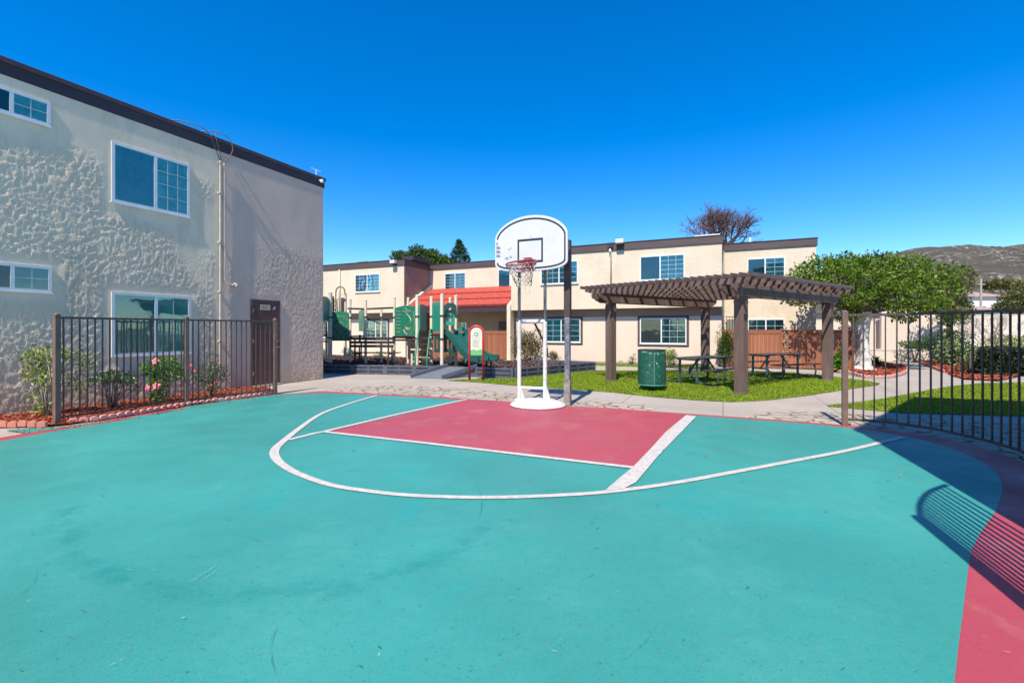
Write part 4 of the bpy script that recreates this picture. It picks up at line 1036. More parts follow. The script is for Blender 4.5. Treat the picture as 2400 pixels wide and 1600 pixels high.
for (a,z,s) in ((-115,.62,.04),(-86,.66,.05),(-80,.6,.03),(-122,.45,.03),(-75,.36,.02)):
    px_, py_ = tc.x+(rad+.001)*math.cos(R(a)), tc.y+(rad+.001)*math.sin(R(a)); m.cbox((px_,py_,z), s*.5,.003,s, R(a+90))
m.build('worn_paint', 'can_wear', T)

# ------------------------------------------------------------------ picnic tables
def picnic(label, c, rz, top, L_=1.8):
    t = thing('picnic_table', label, 'picnic table', (c[0],c[1],0), rz, 'picnic tables under the pergola')
    b = lambda m, n, mt, **k: m.build(n, mt, t, local=True, **k)
    m = MB(); m.box(-L_/2,L_/2,-.38,.38,.70,.735); b(m, 'table_top', top, bevel=.02)
    for s in (-1,1): b(MB().box(-L_/2,L_/2,s*.72-.13,s*.72+.13,.425,.455), 'bench', 'table_brown', bevel=.012)
    for x in (-L_*.36, L_*.36):
        for s in (-1,1):
            b(MB().cbox((x,s*.26,0), .05,.05,.70), 'leg', 'table_leg')
            b(MB().tube(catmull([(x,s*.28,.10),(x,s*.55,.06),(x,s*.80,.10),(x,s*.86,.28),(x,s*.80,.42)],6), .024, 8), 'bench_support', 'table_leg', smooth=True)
        m = MB(); m.bar((x,-.3,.28),(x,.3,.28), .035,.035); m.bar((x,-.34,.68),(x,.34,.68), .05,.035); m.bar((x*.95,0,.30),(x*.35,0,.69), .035,.035)
        b(m, 'brace', 'table_leg')
    return t
picnic('green topped picnic table nearer the trash can', (5.35,13.05), R(36), 'table_green', 1.9)
picnic('brown topped picnic table farther back by the cedar fence', (8.35,14.75), R(20), 'table_brown', 1.8)

# ------------------------------------------------------------------ playground
ZP = .20
pf = [(-6.6,16.05),(-4.24,15.65),(-2.16,15.28),(.066,14.34),(3.03,17.2),(.8,18.9),(-4.5,21.3),(-12.5,25.0),(-14,22.5)]
o = MB().prism(pf, -.003, ZP).build('playground_ground', 'chipbed', local=True); o['kind'] = 'structure'
o = chips('wood_chips', pf, 22000, .045, 'dark_chip', ZP); 
def border(label, pts, gap=None):
    t = thing('playground_border', label, 'edging', (pts[0][0],pts[0][1],0))
    for a, b in zip(pts[:-1], pts[1:]):
        a, b = Vector((*a,0)), Vector((*b,0)); ln = (b-a).length; n = max(1, round(ln/1.15))
        for i in range(n):
            p, q = a.lerp(b, i/n), a.lerp(b, (i+1)/n); d = (q-p).normalized(); s = d.cross(up)
            m = MB(); m.bar(p+d*.006+up*.15+s*.02, q-d*.006+up*.15+s*.02, .09, .30)
            # ribs standing proud leaving recessed slots
            m.bar(p+d*.008+up*.275+s*.07, q-d*.008+up*.275+s*.07, .02, .05)
            m.bar(p+d*.008+up*.15+s*.07, q-d*.008+up*.15+s*.07, .02, .07)
            m.bar(p+d*.008+up*.025+s*.07, q-d*.008+up*.025+s*.07, .02, .05)
            for f in (.03,.5,.97):
                c_ = p.lerp(q, f)+s*.0705; m.bar(c_+up*.036, c_+up*.27, .022, .07, tuple(d))
            tb = m.build('timber', 'slate', t, bevel=0)
            m = MB(); m.bar(p+d*.03+up*.15+s*.067, q-d*.03+up*.15+s*.067, .003, .23); m.v = [tuple(Vector(q_)-t.location) for q_ in m.v]; m.build('recess', 'slate_dark', tb, local=True)
    return t
border('grey-blue plastic border timbers along the front of the playground left of the ramp', [(-9.5,16.5),(-6.6,16.05),(-4.24,15.65),(-2.2,15.28)])
border('grey-blue plastic border timbers around the right corner of the playground', [(-1.15,14.86),(.066,14.34),(3.03,17.2),(.8,18.9)])
rp = thing('access_ramp', 'grey sloping access ramp with raised sides leading up into the playground', 'ramp', (-3.15,14.47,0))
A_, B_, C_, D_ = Vector((-3.15,14.47,.015)), Vector((-2.13,14.20,.015)), Vector((-1.12,14.85,.29)), Vector((-2.1,15.25,.29))
m = MB(); m.add([A_,B_,C_,D_,(A_.x,A_.y,-.01),(B_.x,B_.y,-.01),(C_.x,C_.y,-.01),(D_.x,D_.y,-.01)], [(0,1,2,3),(0,4,5,1),(1,5,6,2),(2,6,7,3),(3,7,4,0)]); m.build('ramp_surface', 'ramp', rp)
for a,b in ((A_,D_),(B_,C_)): MB().bar(a+up*.03, b+up*.05, .10, .12).build('side_beam', 'slate', rp, bevel=.01)

PS = thing('play_structure', 'green and beige climbing structure with panels, steps and a double slide', 'playground', (-3.2,17.0,ZP))
def ps(m, n, mt, **k): return m.build(n, mt, PS, **k)
posts = {'E':(1035.8,16.05,692,.055),'F':(1068.4,16.95,695,.055),'D':(1011,16.9,698,.05),'C':(977.6,16.9,694,.055),'B':(956.6,17.6,700,.045),'A':(924,18.2,698,.045),
 'J':(893.6,18.2,726,.04),'I':(857,17.7,704,.045),'H':(821,18.4,702,.04),'K':(765,18.6,790,.04),'G':(773.5,18.2,687,.075),'M':(809,19.2,690,.055),'N':(1055,17.6,700,.05),'O':(1090,17.6,760,.045)}
pos = {}
for k_, (x, dd, yt_, r_) in posts.items():
    w = W(x, yt_, dd); pos[k_] = Vector((w[0], dd, 0)); r_ *= 1.12; mm = MB().tube([(w[0],dd,ZP-.02),(w[0],dd,w[2])], r_, 10); mm.lathe([(r_*1.12,0),(r_*1.12,.02),(r_*.5,.05),(0,.055)], (w[0],dd,w[2]), 10)
    pp = ps(mm, 'post', 'beige', smooth='auto')
    cl_ = MB()
    for z in (1.15, 1.95):
        if z < w[2]-.2 and k_ not in 'KO': cl_.lathe([(r_,0),(r_+.022,0),(r_+.022,.05),(r_,.05)], (w[0],dd,z), 10)
    if cl_.v: cl_.build('clamp', 'deck', pp, local=False) if False else ps(cl_, 'clamp', 'deck')
def panel(x0, x1, y0, y1, d0, d1, mat='green', name='panel', arch=.05, th=.03):
    a = Vector(W(x0, y1, d0)); b = Vector(W(x1, y1, d1)); z0 = a.z; z1 = W(x0, y0, d0)[2]
    dx = Vector((b.x-a.x, b.y-a.y, 0)); ln = dx.length; dx.normalize(); nrm = Vector((dx.y,-dx.x,0))
    poly = [(0,z0),(ln,z0)]+[(ln*(1-i/10), z1+arch*math.sin(math.pi*i/10)) for i in range(11)]
    n = len(poly); vsx = [Vector((a.x,a.y,0))+dx*p[0]+up*p[1]+nrm*th/2 for p in poly]+[Vector((a.x,a.y,0))+dx*p[0]+up*p[1]-nrm*th/2 for p in poly]
    m = MB(); m.add(vsx, [tuple(range(n)), tuple(range(n,2*n))[::-1]]+[(i,i+n,(i+1)%n+n,(i+1)%n) for i in range(n)])
    o = ps(m, name, mat)
    base = Vector((a.x,a.y,0))+nrm*(th/2+.003)
    def to(f, g): return base+dx*(ln*f)+up*(z0+(z1-z0)*g)
    return o, to, nrm
def engr(o, to, curves, r=.010, mat='engrave'):
    m = MB()
    for cv in curves:
        pts = [to(f,g) for f,g in cv]; pts = catmull(pts, 4) if len(pts) > 2 else pts
        m.tube(pts, r, 4)
    e = m.build('engraving', mat, None); e.parent = o; e.matrix_parent_inverse = Matrix.Identity(4)
    for v in e.data.vertices: v.co -= PS.location
# game panel between two posts (square board with a blossom-like cluster of strokes)
o, to, nr = panel(777.5,818.5,733,796,18.3,18.4, arch=.06)
cs = [[(.25,.87),(.78,.87)]]
for t in range(9):
    a = t*math.pi*2/9; cs.append([(.5+.06*math.cos(a),.45+.06*math.sin(a)),(.5+.22*math.cos(a+.3),.45+.24*math.sin(a+.3)),(.5+.16*math.cos(a+.9),.45+.2*math.sin(a+.9))])
for (f,g) in ((.15,.75),(.85,.75),(.3,.8),(.7,.8),(.12,.25),(.88,.25),(.35,.08),(.65,.08),(.15,.5),(.85,.5)): cs.append([(f-.04,g),(f,g+.04),(f+.04,g),(f,g-.04),(f-.04,g)])
engr(o, to, cs, .008)
# big panel with a long curling creature-like ornament kept abstract
o, to, nr = panel(926,975,722,788,18.1,17.0, arch=.07)
cs = [[(.35,.90),(.5,.97),(.62,.90),(.78,.86),(.62,.82),(.50,.86),(.38,.88)],[(.55,.78),(.68,.70),(.76,.58),(.72,.45),(.58,.38),(.48,.28),(.50,.16),(.62,.10),(.74,.16)],
      [(.62,.76),(.74,.66),(.80,.54),(.74,.42),(.64,.36)],[(.50,.36),(.58,.28),(.66,.30)],[(.42,.22),(.52,.12),(.62,.06)],[(.90,.85),(.95,.5),(.88,.18),(.70,.03)]]
for i in range(7): cs.append([(.08,.88-i*.12),(.28+.04*(i%2),.87-i*.12)])
for i in range(6): cs.append([(.55+.04*i,.30+.02*(i%3)),(.60+.03*i,.22+.02*(i%2))])
engr(o, to, cs, .012)
panel(757,770,695,752,17.2,18.1, 'green_light', arch=.03)
panel(842.5,856,730,776,19.4,17.8, 'green_light', arch=.04, th=.06)
panel(983,998,714,775,16.9,18.0, 'green_light', arch=.04, th=.05)
panel(1013,1034,712,777,16.9,16.1, 'green_light', arch=.05, th=.05)
# castle style entrance hood over the slide
m = MB(); cxh = (pos['E']+pos['F'])*.5
pp = [W(1039,731,16.05), W(1041,716,16.05), W(1050,709.5,16.05), W(1062,709.5,16.05), W(1069,716,16.05), W(1071,742,16.05), W(1066,742,16.05), W(1064,727,16.05), W(1056,720,16.05), W(1046,727,16.05), W(1043,738,16.05)]
m.slab([(p[0],p[2]) for p in pp], 16.02, 16.14); ps(m, 'arch_hood', 'green_dark')
m = MB(); a = W(1041,762,16.2); b = W(1066,726,16.2)
m.ring(rect(a[0],b[0],a[2],b[2]), rect(a[0]+.05,b[0]-.05,a[2]+.12,b[2]-.12), 16.16,16.20)
for i in range(3): x = a[0]+(b[0]-a[0])*(i+1)/4; m.box(x-.018,x+.018,16.165,16.195,a[2]+.12,b[2]-.12)
m.box(a[0],b[0],16.165,16.195,(a[2]+b[2])/2+.02,(a[2]+b[2])/2+.10)
ps(m, 'entrance_panel', 'green_light')
# deck and lower slotted panel
dk = MB(); dk.prism([(pos['D'].x-.05,pos['D'].y),(pos['E'].x,pos['E'].y-.02),(pos['F'].x+.05,pos['F'].y-.02),(pos['N'].x+.45,pos['N'].y),(pos['N'].x-.6,pos['N'].y+.1)], 1.26, 1.33); ps(dk, 'platform', 'deck')
dk = MB(); dk.prism([(pos['A'].x,pos['A'].y),(pos['C'].x,pos['C'].y),(pos['D'].x-.02,pos['D'].y+.02),(pos['D'].x-.1,pos['D'].y+1.0),(pos['A'].x+.1,pos['A'].y+1.1)], 1.16, 1.22); ps(dk, 'platform', 'deck')
a = W(1020,825,16.5); b = W(1067,781,16.2)
m = MB(); x0, x1 = a[0], b[0]; z0, z1 = .70, 1.27
m.box(x0,x1,16.28,16.32,z0,z0+.12); m.box(x0,x1,16.28,16.32,z1-.12,z1)
for (f0,f1) in ((0,.09),(.17,.40),(.46,.60),(.68,.76),(.84,1)): m.box(x0+(x1-x0)*f0, x0+(x1-x0)*f1, 16.281,16.319, z0+.12, z1-.12)
ps(m, 'slotted_panel', 'green_dark')
# steps with side rails
for i in range(5):
    z = 1.20-i*.20; dd = 16.75-i*.17; xa = W(987,800,dd)[0]; xb = W(1009,800,dd)[0]
    ps(MB().box(xa,xb,dd-.11,dd+.11,z-.05,z), 'step', 'deck')
for x in (985.5,1012):
    p0, p1, p2 = W(x,775,16.9), W(x-.5,786,16.6), W(x-1,850,15.95)
    ps(MB().tube(catmull([(p0[0],16.9,1.33),(p0[0],16.75,1.50),(p0[0],16.5,1.35),(p0[0],16.0,.60),(p0[0],15.95,ZP-.02)],5), .032, 8), 'handrail', 'green', smooth=True)
# stepped climber at the left deck
for i in range(4):
    z = 1.02-i*.22; q = W(965,800,17.0); ps(MB().box(q[0]-.02,q[0]+.34,17.0-.1,17.0+.12,z-.05,z), 'climber_step', 'beige' if i%2 else 'deck')
q = W(957,800,16.95); ps(MB().box(q[0]-.02,q[0]+.12,16.94,17.0,.42,1.16), 'climber_panel', 'deck')
q = W(965.5,800,16.9); ps(MB().tube([(q[0],16.9,ZP-.02),(q[0],16.9,.62)], .04, 8), 'post', 'beige')
# rails
def rail(pts, r=.022, mat='deck', name='rail'): ps(MB().tube(pts, r, 8), name, mat, smooth=True)
def WW(x, y, d): return Vector(W(x, y, d))
rail([WW(816,723,18.3), WW(857,724,17.7), WW(924,721,18.2)], .035)
rail([WW(821,788,18.3), WW(857,787.5,17.8)], .03); rail([WW(757,800,18.2), WW(775,800,18.3)], .03); rail([WW(773,797,18.3), WW(819,797,18.3)], .025)
rail([WW(921,789,18.1), WW(978,788,16.9)], .03); rail([WW(921,797,18.1), WW(978,796,16.9)], .035)
rail([WW(755,755,18.5),WW(765,755,18.5),WW(766,790,18.5)], .03)
rail(catmull([WW(787,730,18.8), WW(787,690,18.8), WW(789,677,18.8), WW(797,672,18.8), WW(806,676,18.8), WW(809,690,18.8)],5), .028, 'olive', 'climbing_loop')
rail(catmull([WW(791,730,18.7), WW(790,705,18.7), WW(793,700,18.7)],4), .02, 'olive', 'climbing_loop')
m = MB(); a = WW(800,731,18.9); b = WW(807,698,18.9); m.box(a.x,b.x,18.85,18.9,a.z,b.z); ps(m, 'panel', 'pole_brown')
m = MB()
for i in range(7): q = WW(781.5+(i%2),700+i*5,18.5); m.cbox((q.x,q.y,q.z-.05), .06,.08,.06)
a = WW(781,732,18.5); m.tube([(a.x,a.y,a.z),(a.x,a.y,W(781,694,18.5)[2])], .03, 6); ps(m, 'climbing_spine', 'deck')
# chin-up ladder / spring mast between the panels
m = MB(); q = pos['I']; m.tube([(q.x-.17,q.y,ZP-.02),(q.x-.17,q.y,1.05)], .03, 8); m.tube([(q.x-.22,q.y,1.05),(q.x-.22,q.y,1.3)], .04, 8); ps(m, 'stem_post', 'deck')
rail([WW(893.6,760,18.2), WW(857,744,17.8)], .02); 
# double slide
dirs = Vector((.74,-.673,0)); side = Vector((.673,.74,0)); top = Vector((-2.36,16.22,1.31))
prof = [(0,1.33),(.12,1.31),(.35,1.13),(.65,.86),(.92,.64),(1.15,.52),(1.40,.46),(1.72,.45)]
prof = [(p[0],p[1]) for p in catmull([(a,b,0) for a,b in prof],5)]
def cross(s): # (lateral, height) profile across two lanes
    return [(-.03,.0),(-.03,.19),(.03,.20),(.06,.05),(.24,.02),(.42,.05),(.45,.15),(.49,.15),(.52,.05),(.70,.02),(.88,.05),(.91,.20),(.97,.19),(.97,0)]
m = MB(); ncs = 14
for i, (x, z) in enumerate(prof):
    a = prof[max(i-1,0)]; b = prof[min(i+1,len(prof)-1)]; sl = Vector((b[0]-a[0], b[1]-a[1])).normalized(); nrm = Vector((-sl.y, sl.x))
    for (l, h_) in cross(0):
        q = top+dirs*(x+nrm.x*h_)+side*l; m.v.append((q.x,q.y,z+nrm.y*h_))
for i in range(len(prof)-1):
    for j in range(ncs-1): m.f.append((i*ncs+j, i*ncs+j+1, (i+1)*ncs+j+1, (i+1)*ncs+j))
    m.f.append((i*ncs+ncs-1, i*ncs, (i+1)*ncs, (i+1)*ncs+ncs-1))
m.f.append(tuple(range(ncs))); m.f.append(tuple(range((len(prof)-1)*ncs, len(prof)*ncs))[::-1])
ps(m, 'slide', 'slide', smooth='auto')
for (x,l) in ((1.45,.1),(1.6,.5),(1.45,.85)):
    q = top+dirs*x+side*l; ps(MB().tube([(q.x,q.y,ZP-.02),(q.x,q.y,.45)], .03, 8), 'slide_leg', 'deck')
# umbrella-like leaf topper behind the slide
a = WW(1072,775,17.6); m = MB(); m.slab([(a.x,a.z-.03),(a.x+.38,a.z-.0),(a.x+.42,a.z+.13),(a.x+.3,a.z+.08),(a.x+.18,a.z+.13),(a.x+.02,a.z+.10)], 17.58,17.62); ps(m, 'panel', 'green_light')

# park bench
BN = thing('park_bench', 'dark brown slatted bench at the front of the playground', 'bench', (-5.05,16.75,ZP), R(-4))
def bn(m, n, mt='deck', **k): return m.build(n, mt, BN, local=True, **k)
Lb = 1.62
for k_ in range(3): bn(MB().box(-Lb/2,Lb/2,-.045,-.005,.655+k_*.135,.75+k_*.135), 'back_slat')
for k_ in range(4): bn(MB().box(-Lb/2+.08,Lb/2+.12,.03+k_*.115,.125+k_*.115,.44,.47), 'seat_slat')
for x in (-Lb*.38, Lb*.38):
    m = MB(); m.bar((x,-.02,0),(x,-.02,1.0), .05,.04); m.bar((x,.38,0),(x,.38,.44), .05,.04); m.bar((x,-.02,.42),(x,.42,.42), .05,.05); m.bar((x,-.02,.66),(x,.40,.66), .05,.03); m.bar((x,.38,.44),(x,.38,.66), .04,.04)
    bn(m, 'leg')

# playground sign with red loop frame
sp_ = Vector(G(1116.5,891)); SG = thing('playground_sign', 'red tube framed sign with cream and green panel standing on the lawn', 'sign', sp_, R(-3))
def sgb(m, n, mt, **k): return m.build(n, mt, SG, local=True, **k)
hw = .205; zt_ = 1.60
m = MB(); pts = [(-hw,0,-.02),(-hw,0,zt_-hw)]+[(hw*math.cos(math.pi-math.pi*i/14),0,zt_-hw+hw*math.sin(math.pi*i/14)) for i in range(1,14)]+[(hw,0,zt_-hw),(hw,0,-.02)]
m.tube(pts, .034, 12); sgb(m, 'frame', 'red_tube', smooth=True)
iw = hw-.036; zc = zt_-hw
arcp = [(iw*math.cos(math.pi*i/16), zc+iw*math.sin(math.pi*i/16)) for i in range(17)]
m = MB(); m.slab([(-iw,.74),(iw,.74)]+arcp, -.012,.012); pn = sgb(m, 'panel', 'cream_panel')
m = MB(); wv = [(iw-2*iw*i/10, .90+.015*math.sin(i*1.1)) for i in range(11)]; m.slab([(-iw+.001,.742),(iw-.001,.742)]+wv, -.0145,-.0122); m.build('green_band', 'sign_green', pn, local=True)
m = MB(); cc = [(0,1.40)]
m.ring([(.062*math.cos(2*math.pi*i/24), 1.36+.062*math.sin(2*math.pi*i/24)) for i in range(24)], [(.034*math.cos(2*math.pi*i/24), 1.362+.034*math.sin(2*math.pi*i/24)) for i in range(24)], -.015,-.0122)
m.slab([(.01,1.30),(.035,1.29),(.045,1.33),(.02,1.335)], -.0155,-.0122); m.build('emblem', 'sign_teal', pn, local=True)
m = MB()
for i in range(9):
    a = math.pi*(.12+.76*i/8); m.cbox((.115*math.cos(a), -.0135, 1.365+.115*math.sin(a)-.008), .014,.003,.020)
for x in (-.12,-.09,.09,.12): m.box(x-.01,x+.01,-.015,-.0122,1.30,1.33)
for i in range(4): m.box(-.10+i*.055,-.06+i*.055,-.015,-.0122,1.235,1.255)
for i in range(9): m.box(-.11,.11-random.uniform(0,.06),-.0148,-.0122,1.185-i*.026,1.193-i*.026)
m.build('print', 'sign_grey', pn, local=True)

# ------------------------------------------------------------------ planting at the near building
bed = [P(-11.18,1.5)[:2], P(-11.18,8.05)[:2], P(-10.6,8.25)[:2], G(640,922)[:2], G(560,934)[:2], G(437,952)[:2], G(265,979)[:2], G(150,996)[:2], G(100,1000)[:2], G(0,1001)[:2], G(-300,1012)[:2]]
sheet('mulch_bed', bed, .022, 'mulch'); 
o = chips('mulch', bed, 17000, .034, 'mulch_chip', .024)
def scallops(label, pts, mat, w=.115, h=.085, group='scalloped edging pieces'):
    """one strip of scalloped edging made of tooth shaped bricks"""
    cp = catmull([(p[0],p[1],0) for p in pts], 10); t = thing('garden_edging', label, 'edging', (cp[0][0],cp[0][1],0)); o0 = t.location.copy()
    d = 0; nxt = w/2; proto = None
    poly = [(-w*.46,0),(w*.46,0)]+[(w*.46*math.cos(math.pi*i/7), h*.55+h*.45*math.sin(math.pi*i/7)) for i in range(8)]
    for i in range(len(cp)-1):
        a, b = Vector(cp[i]), Vector(cp[i+1]); ln = (b-a).length
        while d+ln >= nxt:
            p = a.lerp(b, (nxt-d)/ln); nxt += w; ang = math.atan2(b.y-a.y, b.x-a.x)
            if proto is None: proto = MB().slab(poly, -.025, .025).build('edging_brick', mat, t, local=True, bevel=.008); o = proto
            else: o = proto.copy(); col.objects.link(o); o.parent = t
            o.location = (p.x-o0.x+random.uniform(-.004,.004), p.y-o0.y, .004+random.uniform(-.008,.006)); o.rotation_euler = (random.uniform(-.06,.06),random.uniform(-.05,.05),ang+random.uniform(-.06,.06))
        d += ln
    return t
scallops('row of pinkish scalloped bricks along the foot of the flower bed fence', [G(160,993)[:2], G(265,979.5)[:2], G(437,951)[:2], G(560,934.5)[:2], G(650,921.5)[:2]], 'scallop_pink', .125, .075)
scallops('terracotta scalloped bricks at the left end of the flower bed', [G(-300,1010)[:2], G(0,1001.5)[:2], G(101,1000.5)[:2]], 'scallop', .145, .10)
def flower(parent, c, r, mat='petal', face=(0,-1,.2)):
    f = Vector(face).normalized(); a = f.cross(up).normalized(); b = a.cross(f); m = MB()
    for i in range(5):
        t = 2*math.pi*i/5+.3; d0 = a*math.cos(t)+b*math.sin(t); s0 = f.cross(d0)
        pts = [Vector(c), Vector(c)+d0*r*.55+s0*r*.38+f*r*.12, Vector(c)+d0*r+s0*r*.2-f*r*.05, Vector(c)+d0*r-s0*r*.2-f*r*.05, Vector(c)+d0*r*.55-s0*r*.38+f*r*.12]
        m.add(pts, [(0,1,2,3,4)])
    o = m.build('flower', mat, parent, local=True)
    MB().tube([Vector(c), Vector(c)+f*r*.8], r*.08, 5).build('stamen', 'stamen', o, local=True)
b1 = P(-10.62, 3.55)
def shrub_at(px, py): return G(px, py)
t = shrub('shrub', 'tall yellow green bush with bare lower stems beside the left fence post', 'bush', (-7.95,7.95,.02),
    [(-.20,0,1.02,.22,.18,.16,260),(.12,0,1.05,.26,.2,.16,300),(-.18,0,.72,.2,.16,.16,240),(.08,0,.66,.24,.18,.2,260),(.42,.25,.95,.16,.14,.2,130),(.36,.25,.55,.12,.12,.2,70),(-.22,0,.38,.10,.1,.1,60),(-.02,0,.14,.17,.15,.13,150)], .058, 'leaf_yellow', 12, aspect=.55, sr=.011)
t = shrub('shrub', 'low dark bush with exposed twigs in the flower bed under the big window', 'bush', (*G(262,958)[:2],.02),
    [(-.22,0,.55,.20,.16,.10,260),(.05,0,.60,.22,.17,.11,300),(.30,0,.55,.18,.15,.12,220),(.42,0,.40,.10,.1,.1,70)], .05, 'leaf_shrub', 14, 'bark_grey', sr=.009)
t = shrub('hibiscus', 'bright green bush with three large pink flowers behind the fence', 'flowering bush', (*G(376,950)[:2],.02),
    [(-.16,0,.72,.20,.18,.16,330),(.10,0,.78,.24,.2,.16,380),(.30,0,.62,.16,.15,.14,180),(-.02,0,.45,.20,.17,.15,300),(-.02,0,.18,.16,.15,.14,220)], .062, 'leaf_bright', 8, aspect=.6)
flower(t, (.08,-.24,.87), .07); flower(t, (-.10,-.22,.36), .065); flower(t, (.10,-.24,.40), .078)
t = shrub('rose_bush', 'dark green rose bush with a few small red blooms near the brown door', 'flowering bush', (*G(496,934)[:2],.02),
    [(-.15,0,.50,.24,.2,.22,420),(.16,0,.55,.24,.2,.22,420),(.0,0,.26,.22,.18,.18,300),(.05,0,.86,.14,.1,.12,60)], .045, 'leaf_shrub', 10, 'bark_grey', sr=.008)
for (x,z) in ((-.30,.72),(-.22,.60),(.12,.30),(.22,.36),(-.35,.55)): flower(t, (x,-.22,z), .035, 'petal_red')

# ------------------------------------------------------------------ planting at the back
def bush_px(name, label, x0, x1, y0, base_y, mat, size=.07, n=900, d=None, lumps=5, aspect=.5, stems=3, cat='bush', sm='stem', seed=None, group=None):
    d = d or F*EYE/(base_y-HZ); xc = (x0+x1)/2; X = (xc-1200)/F*d; w = (x1-x0)/F*d/2; h = EYE+(HZ-y0)*d/F
    bl = []
    for i in range(lumps):
        a = random.uniform(-.55,.55)*w; zc = h*random.uniform(.3,.72); bl.append((a, random.uniform(-.25,.25)*w, zc, w*random.uniform(.42,.6), w*random.uniform(.4,.55), h*random.uniform(.22,.32), n//lumps))
    bl.append((0,0,h*.30,w*.8,w*.6,h*.28,n//3))
    return shrub(name, label, cat, (X,d,0), bl, size, mat, stems, sm, aspect, group)
bush_px('shrub', 'tall bronze leaved bush against the back wall right behind the hoop', 1190,1274,762,846,'leaf_bronze',.09,2600,21.6,8)
bush_px('shrub', 'small rounded green bush left of the grey pole below the first brown framed window', 1284,1322,820,848,'leaf_bronze',.06,700,21.0,4)
bush_px('shrub', 'tiny sparse shrub at the wall between pergola post and trash can', 1470,1492,822,851,'leaf_shrub',.05,200,19.8,3)
bush_px('shrub', 'upright yellow green shrub behind the trash can', 1548,1588,812,853,'leaf_yellow',.07,800,19.0,5)
bush_px('shrub', 'tall feathery green bush beside the back pergola post', 1676,1726,762,852,'leaf_back',.07,1900,18.6,7)
bush_px('shrub', 'low green plants at the foot of the wall behind the bench', 868,905,822,846,'leaf_yellow',.06,500,22.5,4)
bush_px('shrub', 'grey green clump behind the left half of the bench', 800,850,815,846,'leaf_shrub',.07,700,23.0,4)
bush_px('shrub', 'small yellow green bush next to the corner of the near building', 745,770,812,846,'leaf_yellow',.07,500,23.0,4)
bush_px('shrub', 'dark green bush under the canopy seen below the slide deck', 1040,1070,822,848,'leaf_shrub',.07,500,20.3,4)
def rosette(name, label, base, n, ln, w, mat, spread=1.0, upk=.8, cat='plant', arch=.3):
    t = thing(name, label, cat, base); vs_ = []
    for i in range(n):
        az = random.uniform(0, 2*math.pi); el = R(random.uniform(15, 80))*upk; l_ = ln*random.uniform(.7,1.1)
        d0 = Vector((math.cos(az)*math.cos(el)*spread, math.sin(az)*math.cos(el)*spread, math.sin(el))); s0 = d0.cross(up).normalized()*w/2
        p0 = Vector((0,0,.02)); p1 = d0*l_*.55; p2 = d0*l_-up*l_*arch*math.cos(el)
        vs_ += [p0-s0*.5, p0+s0*.5, p1+s0, p1-s0]; vs_ += [p1-s0, p1+s0, p2+s0*.06, p2-s0*.06]
    o = np_mesh('leaf_blades', np.array([tuple(v) for v in vs_]), 4, mat, t); return t
def ros_px(label, x, y, n, ln, w, mat, **k):
    return rosette('spiky_plant', label, G(x, y), n, ln, w, mat, **k)
ros_px('pale spiky plant at the wall just right of the grey pole', 1352,846,60,.62,.06,'leaf_agave', arch=.1)
ros_px('spiky agave-like plant left of the back pergola post', 1634,852,70,.85,.06,'leaf_agave', arch=.1)
ros_px('dark spiky plant at the end of the long cedar fence', 1906,862,80,.75,.05,'leaf_palm', arch=.25)
ros_px('dark arching plant right of the whitewashed trunk', 2052,858,80,.70,.05,'leaf_palm', arch=.3)
bush_px('shrub', 'bright green bush with orange tips between pergola post and white trunk', 1953,1985,812,874,'leaf_bright',.09,900,16.3,6)
bush_px('shrub', 'dark bush behind the right pergola post under the tree', 1948,2010,752,862,'leaf_shrub',.09,2200,19.2,7)
for lab, x, y, s in (('reddish garden rock left of the trash can at the wall', 1460,850,.28),('small pale rock near the wall beside the tiny shrub', 1448,853,.15)):
    q = G(x,y); m = MB(); nn2 = 9
    for j in range(6):
        for i in range(nn2):
            th = math.pi*j/5*.5; a = 2*math.pi*i/nn2; rr = s*(1+.18*math.sin(i*2.1+j)); m.v.append((q[0]+rr*math.cos(th)*math.cos(a), q[1]+rr*.7*math.cos(th)*math.sin(a), rr*.55*math.sin(th)))
    for j in range(5):
        for i in range(nn2): m.f.append((j*nn2+i, j*nn2+(i+1)%nn2, (j+1)*nn2+(i+1)%nn2, (j+1)*nn2+i))
    tag(m.build('rock', 'rock', None, loc=(q[0],q[1],0), smooth=True), lab, 'rock')
# beds
bedt = [G(x,y)[:2] for x,y in ((1880,862),(1940,868),(1995,875),(2030,883),(2080,883),(2115,876),(2124,866),(2110,856),(2070,850),(2010,848),(1930,850))]
sheet('mulch_bed', bedt, .02, 'mulch'); chips('mulch', bedt, 6000, .06, 'mulch_chip', .02)
scallops('pale pink curved edging around the bed of the whitewashed tree', [G(x,y)[:2] for x,y in ((1965,873),(1995,877.5),(2030,885),(2080,885.5),(2118,877),(2127,866),(2112,855))], 'scallop_pink', .16, .10)
bedr = [G(x,y)[:2] for x,y in ((2128,842),(2160,850),(2190,862),(2212,870),(2235,882),(2262,889),(2340,893),(2400,880),(2400,850),(2250,840))]
sheet('mulch_bed', bedr, .02, 'mulch'); chips('mulch', bedr, 7000, .07, 'mulch_chip', .02)
scallops('red edging along the curved path bed on the right', [G(x,y)[:2] for x,y in ((2128,843),(2160,852),(2185,862),(2214,873))], 'scallop', .16, .10)
sb = [P(-8.8,20.3)[:2], P(-.2,20.3)[:2], P(-.2,20.98)[:2], P(-8.8,20.98)[:2]]
sheet('mulch_bed', sb, .01, 'mulch'); chips('mulch', sb, 2500, .06, 'mulch_chip', .012)
tag(MB().box(0,8.5,0,.10,0,.10).build('concrete_curb', 'concrete', None, loc=P(-8.7,20.22), rot=ROT, local=True), None, None, None, 'structure')

